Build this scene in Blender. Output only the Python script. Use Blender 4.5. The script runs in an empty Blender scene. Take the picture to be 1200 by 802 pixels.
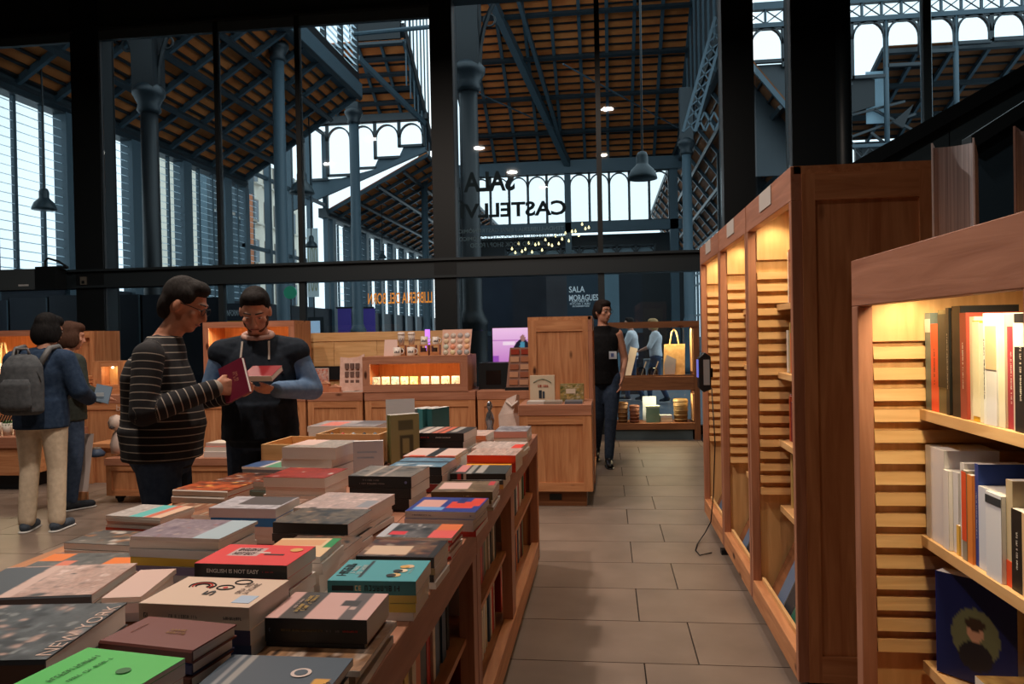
import bpy, bmesh, math, random
import numpy as np
from mathutils import Matrix, Vector
random.seed(7); RNG = np.random.default_rng(11)
SC = bpy.context.scene
COL = SC.collection
R_ = math.radians

# ------------------------------------------------------------------ camera
FPX, CX, CY, CAMH = 915.0, 600.0, 401.0, 1.42
def _n(a): a = np.array(a, float); return a/np.linalg.norm(a)
_Y = _n([(710-CX)/FPX, -(390-CY)/FPX, -1]); _Z = _n(np.cross([1, .02, 0], _Y)); _X = np.cross(_Y, _Z)
RW = np.array([_X, _Y, _Z])                       # world = RW @ camera
cam = bpy.data.cameras.new('camera'); cam.sensor_width = 36.0; cam.lens = FPX/1200*36.0
cam.clip_start = .05; cam.clip_end = 400
camo = bpy.data.objects.new('camera', cam); COL.objects.link(camo)
camo.matrix_world = Matrix.Translation((0, 0, CAMH)) @ Matrix(RW.tolist()).to_4x4()
SC.camera = camo
def _ray(u, v): return RW @ np.array([(u-CX)/FPX, -(v-CY)/FPX, -1])
def onx(u, v, x): d = _ray(u, v); return np.array([0, 0, CAMH])+d*(x/d[0])
def ony(u, v, y): d = _ray(u, v); return np.array([0, 0, CAMH])+d*(y/d[1])
def onz(u, v, z): d = _ray(u, v); return np.array([0, 0, CAMH])+d*((z-CAMH)/d[2])

# ------------------------------------------------------------------ world, exposure
SC.view_settings.view_transform = 'Standard'; SC.view_settings.look = 'None'
SC.view_settings.gamma = 1.0; SC.view_settings.use_curve_mapping = False
SC.view_settings.exposure = 0.0
try:
    SC.cycles.use_denoising = True; SC.cycles.max_bounces = 8; SC.cycles.transparent_max_bounces = 16
    SC.cycles.sample_clamp_indirect = 4.0; SC.cycles.caustics_reflective = False; SC.cycles.caustics_refractive = False
except Exception: pass
wd = bpy.data.worlds.new('overcast_sky'); SC.world = wd; wd.use_nodes = True
bg = wd.node_tree.nodes['Background']; bg.inputs['Color'].default_value = (.84, .95, 1, 1); bg.inputs['Strength'].default_value = 1.75

# ceiling lamps of the shop: (x, y, z, watts)
SHOP_LAMPS = [(-2.2, 3.0, 5.4, 150), (-2.6, 5.6, 5.4, 70), (-6.2, 4.8, 5.4, 60), (.1, 8.0, 5.4, 50), (-4.6, 6.8, 5.4, 60), (.0, 4.4, 5.4, 42), (-1.6, .9, 5.4, 24)]
LAMP_COL = (1, .83, .70)

# ------------------------------------------------------------------ helpers
def S(r, g, b):
    f = lambda c: c/12.92 if c <= .04045 else ((c+.055)/1.055)**2.4
    return (f(r/255), f(g/255), f(b/255))
MATS = {}
def mat(name, col=None, rough=.6, metal=0, emit=0, spec=.4, sheen=0):
    if name in MATS: return MATS[name]
    m = bpy.data.materials.new(name); m.use_nodes = True; p = m.node_tree.nodes['Principled BSDF']
    p.inputs['Base Color'].default_value = (*col, 1); p.inputs['Roughness'].default_value = rough
    p.inputs['Metallic'].default_value = metal; p.inputs['Specular IOR Level'].default_value = spec
    if emit: p.inputs['Emission Color'].default_value = (*col, 1); p.inputs['Emission Strength'].default_value = emit
    if sheen: p.inputs['Sheen Weight'].default_value = sheen
    MATS[name] = m; return m
def cmat(c, rough=.55):
    c = tuple(int(x) for x in c); return mat('colour_%d_%d_%d' % c, S(*c), rough)
def nodes(name):
    m = bpy.data.materials.new(name); m.use_nodes = True; MATS[name] = m
    nt = m.node_tree; return m, nt, nt.nodes['Principled BSDF']
def N(nt, t, **kw):
    n = nt.nodes.new(t)
    for k, v in kw.items():
        if k in n.inputs: n.inputs[k].default_value = v
        else: setattr(n, k, v)
    return n
def noisy(name, c1, c2, scale=(8, 8, 8), rough=.6, detail=4, bump=0, lo=.3, hi=.7, metal=0, spec=.4, dist=0, knots=None):
    if name in MATS: return MATS[name]
    m, nt, p = nodes(name); L = nt.links.new
    tc = N(nt, 'ShaderNodeTexCoord'); mp = N(nt, 'ShaderNodeMapping', Scale=scale)
    oi = N(nt, 'ShaderNodeObjectInfo'); ml = N(nt, 'ShaderNodeMath', operation='MULTIPLY'); ml.inputs[1].default_value = 37.
    L(oi.outputs['Random'], ml.inputs[0]); L(tc.outputs['Object'], mp.inputs['Vector'])
    cb = N(nt, 'ShaderNodeCombineXYZ'); [L(ml.outputs[0], cb.inputs[i]) for i in range(3)]
    L(cb.outputs[0], mp.inputs['Location'])
    nz = N(nt, 'ShaderNodeTexNoise', Scale=1., Detail=detail, Distortion=dist); L(mp.outputs[0], nz.inputs['Vector'])
    cr = N(nt, 'ShaderNodeValToRGB'); e = cr.color_ramp.elements
    e[0].position = lo; e[0].color = (*c1, 1); e[1].position = hi; e[1].color = (*c2, 1)
    L(nz.outputs[0], cr.inputs[0]); out = cr.outputs[0]
    if knots:
        vm = N(nt, 'ShaderNodeMapping', Scale=knots[0]); L(tc.outputs['Object'], vm.inputs['Vector']); L(cb.outputs[0], vm.inputs['Location'])
        vo = N(nt, 'ShaderNodeTexVoronoi', Scale=1.); L(vm.outputs[0], vo.inputs['Vector'])
        c2r = N(nt, 'ShaderNodeValToRGB'); q = c2r.color_ramp.elements; q[0].position = .05; q[0].color = (1, 1, 1, 1); q[1].position = .11; q[1].color = (0, 0, 0, 1)
        L(vo.outputs['Distance'], c2r.inputs[0])
        mx = N(nt, 'ShaderNodeMix', data_type='RGBA'); L(c2r.outputs[0], mx.inputs[0]); L(out, mx.inputs[6]); mx.inputs[7].default_value = (*knots[1], 1); out = mx.outputs[2]
    L(out, p.inputs['Base Color']); p.inputs['Roughness'].default_value = rough; p.inputs['Metallic'].default_value = metal
    p.inputs['Specular IOR Level'].default_value = spec
    if bump:
        b = N(nt, 'ShaderNodeBump', Strength=bump, Distance=.01); L(nz.outputs[0], b.inputs['Height']); L(b.outputs[0], p.inputs['Normal'])
    return m
def wood(ax, tone='pine'):
    pal = {'pine': (S(170, 110, 72), S(208, 150, 106)), 'pale': (S(206, 158, 104), S(232, 190, 136)), 'dark': (S(110, 70, 46), S(142, 94, 62)), 'red': (S(154, 102, 78), S(184, 130, 104))}[tone]
    sc = [26, 26, 26]; sc['xyz'.index(ax)] = 2.2
    ks = [5, 5, 5]; ks['xyz'.index(ax)] = 2.0
    return noisy('wood_%s_%s' % (tone, ax), *pal, scale=sc, rough=.5, detail=5, bump=.12, lo=.28, hi=.72, dist=.9, spec=.3, knots=(ks, S(70, 36, 20)))
def attr_mat(name, rough=.55, spec=.35, emit=0):
    if name in MATS: return MATS[name]
    m, nt, p = nodes(name); a = N(nt, 'ShaderNodeVertexColor', layer_name='col')
    nt.links.new(a.outputs[0], p.inputs['Base Color']); p.inputs['Roughness'].default_value = rough; p.inputs['Specular IOR Level'].default_value = spec
    if emit: nt.links.new(a.outputs[0], p.inputs['Emission Color']); p.inputs['Emission Strength'].default_value = emit
    return m
def glass(name, tint=(1, 1, 1), refl=1.0, clear=.96):
    if name in MATS: return MATS[name]
    m = bpy.data.materials.new(name); m.use_nodes = True; nt = m.node_tree; nt.nodes.clear(); L = nt.links.new
    o = N(nt, 'ShaderNodeOutputMaterial'); t = N(nt, 'ShaderNodeBsdfTransparent', Color=(*[c*clear for c in tint], 1))
    g = N(nt, 'ShaderNodeBsdfGlossy', Roughness=.02); f = N(nt, 'ShaderNodeFresnel', IOR=1.45)
    ml = N(nt, 'ShaderNodeMath', operation='MULTIPLY'); ml.inputs[1].default_value = refl
    mx = N(nt, 'ShaderNodeMixShader'); L(f.outputs[0], ml.inputs[0]); L(ml.outputs[0], mx.inputs[0]); L(t.outputs[0], mx.inputs[1]); L(g.outputs[0], mx.inputs[2]); L(mx.outputs[0], o.inputs[0])
    MATS[name] = m; return m
def translucent(name, col, t=.6):
    if name in MATS: return MATS[name]
    m = bpy.data.materials.new(name); m.use_nodes = True; nt = m.node_tree; nt.nodes.clear(); L = nt.links.new
    o = N(nt, 'ShaderNodeOutputMaterial'); a = N(nt, 'ShaderNodeBsdfTranslucent', Color=(*col, 1)); b = N(nt, 'ShaderNodeBsdfDiffuse', Color=(*col, 1))
    mx = N(nt, 'ShaderNodeMixShader'); mx.inputs[0].default_value = t; L(b.outputs[0], mx.inputs[1]); L(a.outputs[0], mx.inputs[2]); L(mx.outputs[0], o.inputs[0])
    MATS[name] = m; return m

class MB:
    """collects shapes; build() links them as ONE mesh object"""
    def __init__(s): s.v = []; s.f = []; s.c = []
    def poly(s, pts, faces, c=None):
        o = len(s.v); s.v += [tuple(p) for p in pts]; s.f += [tuple(i+o for i in f) for f in faces]
        s.c += [c]*len(pts); return s
    def box(s, x0, y0, z0, x1, y1, z1, c=None):
        p = [(x0, y0, z0), (x1, y0, z0), (x1, y1, z0), (x0, y1, z0), (x0, y0, z1), (x1, y0, z1), (x1, y1, z1), (x0, y1, z1)]
        return s.poly(p, [(0, 3, 2, 1), (4, 5, 6, 7), (0, 1, 5, 4), (1, 2, 6, 5), (2, 3, 7, 6), (3, 0, 4, 7)], c)
    def quad(s, a, b, c_, d, c=None): return s.poly([a, b, c_, d], [(0, 1, 2, 3)], c)
    def obox(s, ctr, ax, ay, az, c=None):
        """oriented box from centre and three half-axis vectors"""
        C, A, B, D = (np.array(q, float) for q in (ctr, ax, ay, az)); pts = [C+i*A+j*B+k*D for k in (-1, 1) for i, j in ((-1, -1), (1, -1), (1, 1), (-1, 1))]
        return s.poly(pts, [(0, 3, 2, 1), (4, 5, 6, 7), (0, 1, 5, 4), (1, 2, 6, 5), (2, 3, 7, 6), (3, 0, 4, 7)], c)
    def bar(s, p, q, w, h, up=(0, 0, 1), c=None):
        """rectangular bar from p to q, w across, h along up"""
        p, q, up = (np.array(a, float) for a in (p, q, up)); d = q-p; l = np.linalg.norm(d); d /= l
        sd = np.cross(d, up); sd /= max(np.linalg.norm(sd), 1e-9); u2 = np.cross(sd, d)
        return s.obox((p+q)/2, d*l/2, sd*w/2, u2*h/2, c)
    def tube(s, pts, r, n=8, cap=True, c=None):
        pts = [np.array(p, float) for p in pts]; rs = r if hasattr(r, '__len__') else [r]*len(pts); o = len(s.v); prev = None
        for i, p in enumerate(pts):
            d = pts[min(i+1, len(pts)-1)]-pts[max(i-1, 0)]; d = d/max(np.linalg.norm(d), 1e-9)
            if prev is None:
                a = np.array([0, 0, 1.]) if abs(d[2]) < .9 else np.array([1., 0, 0]); prev = np.cross(d, a)
            e1 = prev-d*np.dot(prev, d); e1 /= max(np.linalg.norm(e1), 1e-9); prev = e1; e2 = np.cross(d, e1)
            for k in range(n):
                t = 2*math.pi*k/n; s.v.append(tuple(p+rs[i]*(math.cos(t)*e1+math.sin(t)*e2))); s.c.append(c)
        for i in range(len(pts)-1):
            for k in range(n): s.f.append((o+i*n+k, o+i*n+(k+1) % n, o+(i+1)*n+(k+1) % n, o+(i+1)*n+k))
        if cap: s.f.append(tuple(o+k for k in range(n))[::-1]); s.f.append(tuple(o+(len(pts)-1)*n+k for k in range(n)))
        return s
    def disc(s, r, z=0, ctr=(0, 0), n=18, th=.0005, c=None):
        return s.prism([(ctr[0]+r*math.cos(2*math.pi*k/n), ctr[1]+r*math.sin(2*math.pi*k/n)) for k in range(n)], 'z', z, z+th, c)
    def lathe(s, prof, n=20, ctr=(0, 0, 0), c=None):
        o = len(s.v)
        for r, z in prof:
            for k in range(n):
                t = 2*math.pi*k/n; s.v.append((ctr[0]+r*math.cos(t), ctr[1]+r*math.sin(t), ctr[2]+z)); s.c.append(c)
        for i in range(len(prof)-1):
            for k in range(n): s.f.append((o+i*n+k, o+i*n+(k+1) % n, o+(i+1)*n+(k+1) % n, o+(i+1)*n+k))
        if prof[0][0] > 1e-4: s.f.append(tuple(o+k for k in range(n))[::-1])
        if prof[-1][0] > 1e-4: s.f.append(tuple(o+(len(prof)-1)*n+k for k in range(n)))
        return s
    def prism(s, poly, axis, a0, a1, c=None):
        """extrude a 2-d polygon: axis 'x' -> (y,z), 'y' -> (x,z), 'z' -> (x,y)"""
        def mk(p, a): return {'x': (a, p[0], p[1]), 'y': (p[0], a, p[1]), 'z': (p[0], p[1], a)}[axis]
        n = len(poly); pts = [mk(p, a0) for p in poly]+[mk(p, a1) for p in poly]
        return s.poly(pts, [tuple(range(n))[::-1], tuple(range(n, 2*n))]+[(i, (i+1) % n, n+(i+1) % n, n+i) for i in range(n)], c)
    def mesh(s, name, m, smooth=False, bevel=0):
        me = bpy.data.meshes.new(name); me.from_pydata(s.v, [], s.f)
        if any(c is not None for c in s.c):
            a = me.color_attributes.new('col', 'FLOAT_COLOR', 'POINT')
            a.data.foreach_set('color', np.array([(*(c or (1, 1, 1)), 1) for c in s.c], dtype=np.float32).ravel())
        bm = bmesh.new(); bm.from_mesh(me)
        if bevel:
            try: bmesh.ops.bevel(bm, geom=bm.edges[:], offset=bevel, segments=1, affect='EDGES', profile=.5)
            except Exception: pass
        bmesh.ops.recalc_face_normals(bm, faces=bm.faces[:]); bm.to_mesh(me); bm.free()
        if m: me.materials.append(m)
        if smooth: me.shade_smooth() if hasattr(me, 'shade_smooth') else None
        return me
    def build(s, name, m, parent=None, smooth=False, bevel=0):
        return link(name, s.mesh(name, m, smooth, bevel), parent)
def link(name, me, parent=None, loc=None, rot=None):
    o = bpy.data.objects.new(name, me); COL.objects.link(o)
    if parent is not None: o.parent = parent
    if loc is not None: o.location = loc
    if rot is not None: o.rotation_euler = rot
    return o
def B(*a, c=None): return MB().box(*a, c=c)
def tag(o, label=None, cat=None, group=None, kind=None):
    if label: o['label'] = label
    if cat: o['category'] = cat
    if group: o['group'] = group
    if kind: o['kind'] = kind
    return o
def thing(name, label, cat, loc=(0, 0, 0), rz=0, group=None):
    o = bpy.data.objects.new(name, None); o.empty_display_size = .1; COL.objects.link(o); o.location = tuple(loc); o.rotation_euler = (0, 0, rz)
    return tag(o, label, cat, group)
def struct(name, label, loc=(0, 0, 0), cat=None):
    o = bpy.data.objects.new(name, None); COL.objects.link(o); o.location = tuple(loc); return tag(o, label, cat, kind='structure')
def stag(o, label, cat=None): return tag(o, label, cat, kind='structure')
def text_mesh(body, size, m, depth=.0004, bold=0, align='CENTER', space=1.0):
    cu = bpy.data.curves.new('lettering', 'FONT'); cu.body = body; cu.size = size; cu.extrude = depth; cu.align_x = align; cu.align_y = 'CENTER'; cu.offset = bold; cu.resolution_u = 3; cu.space_line = space
    o = bpy.data.objects.new('lettering', cu); COL.objects.link(o); dg = bpy.context.evaluated_depsgraph_get(); dg.update()
    me = bpy.data.meshes.new_from_object(o.evaluated_get(dg)); bpy.data.objects.remove(o); bpy.data.curves.remove(cu); me.materials.clear(); me.materials.append(m); return me
def fit_text(body, w, h, m, **kw):
    """mesh of a text scaled to fit a w by h box, centred at origin in xy"""
    me = text_mesh(body, 1.0, m, **kw); n = len(me.vertices)
    if not n: return me
    a = np.empty(n*3, np.float32); me.vertices.foreach_get('co', a); a = a.reshape(-1, 3); lo, hi = a.min(0), a.max(0); c = (lo+hi)/2; d = np.maximum(hi-lo, 1e-6)
    a[:, 0] = (a[:, 0]-c[0])*w/d[0]; a[:, 1] = (a[:, 1]-c[1])*h/d[1]; a[:, 2] *= .5
    me.vertices.foreach_set('co', a.ravel()); return me
def glyph_marks(w, h, rows, m, seed=1, wt=.16):
    """rows of small letter-like strokes (print too small or worn to read), centred at the origin in xy"""
    r = random.Random(seed); mb = MB(); rh = h/rows; ch = rh*.72; cw = ch*.72; st = ch*wt
    for j in range(rows):
        y0 = h/2-(j+1)*rh+rh*.14; n = max(2, int(w*r.uniform(.75, 1)/cw)); x = -n*cw/2
        for i in range(n):
            if r.random() < .14: x += cw; continue
            a, b = x+cw*.12, x+cw*.82; mb.box(a, y0, 0, a+st, y0+ch, .0003)
            if r.random() < .6: mb.box(b-st, y0, 0, b, y0+ch*r.choice((.5, 1)), .0003)
            for q in (0, .42, .84):
                if r.random() < .45: mb.box(a, y0+ch*q, 0, b, y0+ch*q+st, .0003)
            x += cw
    me = mb.mesh('lettering', m); return me
def print_grid(name, parent, w, h, nx, ny, fn, m, loc=(0, 0, 0), rot=(0, 0, 0)):
    """flat print: a fine grid with colours fn(s,t) in 0..1 (s along x, t along y)"""
    s, t = np.meshgrid(np.linspace(0, 1, nx), np.linspace(0, 1, ny)); col = fn(s, t)
    v = np.stack([(s-.5)*w, (t-.5)*h, 0*s], -1).reshape(-1, 3)
    i = np.arange(nx*ny).reshape(ny, nx); f = np.stack([i[:-1, :-1], i[:-1, 1:], i[1:, 1:], i[1:, :-1]], -1).reshape(-1, 4)
    me = bpy.data.meshes.new(name); me.from_pydata(v.tolist(), [], f.tolist())
    a = me.color_attributes.new('col', 'FLOAT_COLOR', 'POINT'); a.data.foreach_set('color', np.concatenate([col.reshape(-1, 3), np.ones((nx*ny, 1))], 1).astype(np.float32).ravel())
    me.materials.append(m); return link(name, me, parent, loc, rot)
def field(s, t, seed, k=9, sx=.12, sy=.12):
    """smooth random field 0..1, sum of blobs"""
    r = np.random.default_rng(seed); z = np.zeros_like(s)
    for _ in range(k*4):
        z += r.uniform(-1, 1)*np.exp(-((s-r.uniform(-.1, 1.1))/(sx*r.uniform(.4, 1.6)))**2-((t-r.uniform(-.1, 1.1))/(sy*r.uniform(.4, 1.6)))**2)
    z -= z.min(); return z/max(z.max(), 1e-6)
def lerp(c1, c2, k): return np.array(c1)[None, None]*(1-k[..., None])+np.array(c2)[None, None]*k[..., None]
def copy_tree(o, parent=None):
    c = o.copy(); COL.objects.link(c)
    if parent is not None: c.parent = parent
    for ch in list(o.children): copy_tree(ch, c)
    return c
def add_light(name, kind, loc, energy, col, parent=None, **kw):
    l = bpy.data.lights.new(name, kind); l.energy = energy; l.color = col
    for k, v in kw.items():
        if k not in ('rot', 'aim'): setattr(l, k, v)
    o = bpy.data.objects.new(name, l); COL.objects.link(o); o.location = tuple(loc)
    if parent is not None: o.parent = parent
    if 'aim' in kw: o.rotation_euler = (Vector(kw['aim'])-Vector(tuple(loc))).to_track_quat('-Z', 'Y').to_euler()
    return o
STEEL = mat('dark_painted_steel', S(34, 44, 50), .45, .0, spec=.5)
STEEL2 = mat('blue_grey_steel', S(66, 84, 94), .5, .0, spec=.4)
STEELD = mat('near_black_steel', S(18, 24, 28), .45)

# ================================================================== THE SHOP'S SHELL
GY = 11.0                                           # glass wall plane
floor = struct('floor', 'grey-brown stone tile floor of the shop')
MB().box(-11, -3, -.1, 7, GY, -.012).build('floor_bed', mat('dark_grout', S(46, 42, 40), .9), floor)
tilem = noisy('floor_tile', S(112, 98, 88), S(134, 118, 107), (3, 3, 3), .42, 6, .03, spec=.45)
TL, TW = 1.0, .49
tmesh = B(0, 0, -.012, TL-.006, TW-.006, 0).mesh('floor_tile', tilem)
rows = list(range(-1, 22)); far_tiles = MB()
for r in rows:
    y0 = 3.375+(r-5)*TW
    off = .37 if r % 2 == 1 else .14
    for k in range(-12, 8):
        x0 = off+k*TL
        if x0 < -9.6 or x0 > 4 or y0 > GY-.2: continue
        vis = y0 > .8 and x0 > -6.6 and x0 < 1.4 and not (x0 > -1.7 and x0+TL < -.4 and y0 < 4.2)
        if vis: link('tile', tmesh, floor, (x0, y0, 0))
        else: far_tiles.box(x0, y0, -.012, x0+TL-.006, y0+TW-.006, 0)
tag(far_tiles.build('outlying_tiles', tilem, floor), kind='stuff')

hf = MB().box(-26, GY, -.12, 26, 62, -.02).build('floor_hall', noisy('hall_floor', S(86, 92, 98), S(104, 110, 116), (.6, .6, .6), .35, 5)); stag(hf, 'grey polished floor of the market hall beyond the glass')

# back wall of steel and glass
wb = struct('wall_back', 'dark steel and glass wall closing the shop off from the hall')
def column(x0, x1, z1, name='column', dy=.34):
    m = MB().box(x0, GY-.04, 0, x1, GY+.0, z1).box(x0, GY+dy-.04, 0, x1, GY+dy, z1).box((x0+x1)/2-.05, GY, 0, (x0+x1)/2+.05, GY+dy-.04, z1)
    m.box(x0, GY-.02, 0, x0+.05, GY+dy-.02, z1).box(x1-.05, GY-.02, 0, x1, GY+dy-.02, z1); return m.build(name, STEELD, wb)
column(-7.95, -7.5, 7.5); column(-2.42, -2.1, 7.5); column(1.64, 2.06, 7.5); column(2.55, 3.18, 7.5)
MB().lathe([(.1, 0), (.1, 7.5)], 16, (3.22, GY-.05, 0)).build('round_post', STEEL, wb, True)
def hbeam(x0, x1, z0, z1, y=GY):
    m = MB().box(x0, y-.09, z0, x1, y+.25, z0+.035).box(x0, y-.09, z1-.035, x1, y+.25, z1).box(x0, y-.03, z0, x1, y+.02, z1); return m.build('beam', STEEL, wb)
hbeam(-11, 1.66, 2.25, 2.53); hbeam(-11, -7.9, 6.1, 6.9); hbeam(-7.52, -2.4, 6.12, 6.9); hbeam(-2.12, 1.66, 6.22, 6.9); hbeam(2.04, 7, 6.4, 7.0)
MB().box(-11, GY-.02, 5.98, -2.4, GY+.06, 6.13).build('trim_flashing', STEEL2, wb)
for x, w in ((-5.64, .06), (-4.39, .07), (-.05, .07)):
    B(x-w/2, GY-.05, 2.53, x+w/2, GY+.05, 6.2).build('mullion', STEELD, wb)
    B(x-w/2-.01, GY-.05, 0, x+w/2+.01, GY+.05, 2.25).build('mullion', STEEL, wb)
B(4.24, GY-.05, 0, 4.34, GY+.05, 6.4).build('mullion', STEEL2, wb)
B(-9.6, GY-.05, 0, -9.52, GY+.05, 6.1).build('mullion', STEELD, wb)
gm = glass('clear_pane', (.9, .97, 1), 1.0, .93)
xs = [-11, -9.56, -7.95, -7.5, -5.64, -4.39, -2.42, -2.1, -.05, 1.64, 2.06, 2.55, 3.18, 4.29, 7]
for a, b in zip(xs[:-1], xs[1:]):
    if (a, b) in ((-7.95, -7.5), (-2.42, -2.1), (1.64, 2.06), (2.55, 3.18)): continue
    B(a+.03, GY+.005, 2.53, b-.03, GY+.013, 6.3).build('glass_pane', gm, wb)
    B(a+.03, GY+.005, .12, b-.03, GY+.013, 2.25).build('glass_pane', gm, wb)
B(-11, GY-.06, -.1, 7, GY+.06, .12).build('sill', STEELD, wb)
# mirrored lettering on the panes (read from the hall side) and a reflected neon sign
LB = mat('black_vinyl_lettering', S(30, 42, 48), .6); LG = mat('grey_vinyl_lettering', S(150, 166, 172), .6)
def glass_text(body, xr, xl, z0, z1, m):
    me = fit_text(body, xr-xl, z1-z0, m, bold=.03 if z1-z0 > .2 else .012); a = np.empty(len(me.vertices)*3, np.float32); me.vertices.foreach_get('co', a); a = a.reshape(-1, 3)
    b = np.stack([-a[:, 0]+(xr+xl)/2, GY+.016+a[:, 2], a[:, 1]+(z0+z1)/2], 1); me.vertices.foreach_set('co', b.astype(np.float32).ravel()); return link('lettering', me, wb)
glass_text('SALA', -1.24, -1.98, 3.46, 3.75, LB); glass_text('CASTELLVÍ', -.52, -2.06, 3.09, 3.35, LB)
glass_text('TENDA-LLIBRERIA / ESPAI GASTRONÒMIC', -.56, -2.06, 2.88, 2.95, LG)
glass_text('TIENDA-LIBRERÍA / ESPACIO GASTRONÓMICO', -.46, -2.06, 2.77, 2.84, LG)
glass_text('GIFT AND BOOK SHOP / FOOD', -.8, -1.9, 2.67, 2.735, LG)
glass_text('LLIBRERIA DEL BORN', -2.47, -3.42, 1.90, 2.06, mat('orange_neon_reflection', S(255, 150, 50), .5, emit=.8))  # glowing letters painted in for the reflection of a neon sign

# side walls, front wall and ceiling (out of frame, close the room)
stag(B(-11.2, -3, -.1, -11, GY+.3, 7).build('wall_left', mat('dark_wall', S(40, 46, 50), .8)), 'dark side wall of the shop')
stag(B(7, -3, -.1, 7.2, GY+.3, 7).build('wall_right', MATS['dark_wall']), 'dark wall behind the staircase')
stag(B(-11.2, -3.2, -.1, 7.2, -3, 7).build('wall_front', MATS['dark_wall']), 'dark wall behind the viewer')
stag(B(-11.2, -3.2, 7, 7.2, GY+.3, 7.15).build('ceiling', MATS['dark_wall']), 'dark ceiling above the shop')
# staircase enclosure on the right: sloping stringer and dark panels
A0 = ony(1000, 196, 8.); A1 = ony(1200, 82, 8.); sl = (A1[2]-A0[2])/(A1[0]-A0[0])
ws = struct('wall_stair', 'dark metal panelled side of a staircase climbing to the right')
xA, xB = A0[0], 6.9; zA = A0[2]; zB = zA+sl*(xB-xA)
panm = mat('stair_panel', S(50, 64, 72), .5); x = xA
while x < xB-.01:
    x2 = min(x+.9, xB)
    MB().prism([(x+.006, 0), (x2-.006, 0), (x2-.006, zA+sl*(x2-xA)-.02), (x+.006, zA+sl*(x-xA)-.02)], 'y', 8.02, 8.06).build('panel', panm, ws); x = x2
MB().prism([(xA-.12, zA-.16), (xB, zB-.10), (xB, zB+.05), (xA-.12, zA-.02)], 'y', 7.93, 8.06).build('stringer', STEELD, ws)
MB().prism([(xA, 0), (xB, 0), (xB, zB-.1), (xA, zA-.1)], 'y', 8.07, 8.1).build('backing', STEELD, ws)
# second, nearer dark panel run seen behind the big books
C0 = ony(1140, 172, 5.2); C1 = ony(1200, 133, 5.2); s2 = (C1[2]-C0[2])/(C1[0]-C0[0])
wq = struct('wall_lift', 'blue-black metal panels with a sloping cap behind the big books')
for i in range(5):
    xa = C0[0]+i*.40; xb = xa+.40
    MB().prism([(xa+.004, 0), (xb-.004, 0), (xb-.004, C0[2]+s2*(xb-C0[0])), (xa+.004, C0[2]+s2*(xa-C0[0]))], 'y', 5.2, 5.24).build('panel', mat('lift_panel', S(40, 56, 68), .4), wq)
MB().prism([(C0[0]-.03, C0[2]-.03), (C0[0]+2, C0[2]+2*s2-.03), (C0[0]+2, C0[2]+2*s2+.06), (C0[0]-.03, C0[2]+.06)], 'y', 5.15, 5.28).build('cap', STEELD, wq)
# ceiling lamps of the shop: black drums on rods, with a real disc light each
for i, (x, y, z, w) in enumerate(SHOP_LAMPS):
    t = thing('ceiling_lamp', 'black drum ceiling lamp of the shop, out of frame above', 'lamp', (x, y, z), 0, 'drum ceiling lamps of the shop')
    MB().lathe([(.12, .0), (.15, .0), (.17, .22), (.10, .30), (.0, .30)], 20).build('drum', STEELD, t, True)
    MB().tube([(0, 0, .30), (0, 0, 7-z)], .015).build('rod', STEELD, t)
    add_light('lamp_light', 'AREA', (0, 0, -.01), w, LAMP_COL, t, shape='DISK', size=.22)
# projector-like grey box on the beam at far left, with its cable
p = ony(45, 328, 10.6); t = thing('speaker_box', 'long grey loudspeaker box lying in front of the left beam', 'speaker', (p[0], 10.62, 2.22))
B(-1.6, -.12, 0, .02, .12, .30).build('cabinet', mat('grey_box', S(70, 80, 86), .5), t); B(.02, -.12, 0, .34, .12, .30).build('end_cap', STEELD, t)
B(-.24, -.125, .05, -.08, -.12, .075).build('badge', mat('white_badge', S(200, 205, 208), .4), t)
MB().tube([(.1, 0, .30), (.1, 0, .42), (.15, 0, .46), (.3, .02, .41), (.42, .03, .33), (.44, .03, .31)], .016).build('cable', STEELD, t)
B(-.02, -.06, .30, .42, .06, .335).build('bracket', STEELD, t)
t = thing('wall_socket', 'small beige socket box on the column beside the speaker box', 'socket', (p[0]+.47, GY-.045, 2.3)); B(-.05, -.02, 0, .05, 0, .12).build('plate', mat('socket', S(92, 90, 84), .6), t); B(-.02, -.03, .02, .02, -.02, .06).build('plug', STEELD, t)

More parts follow.
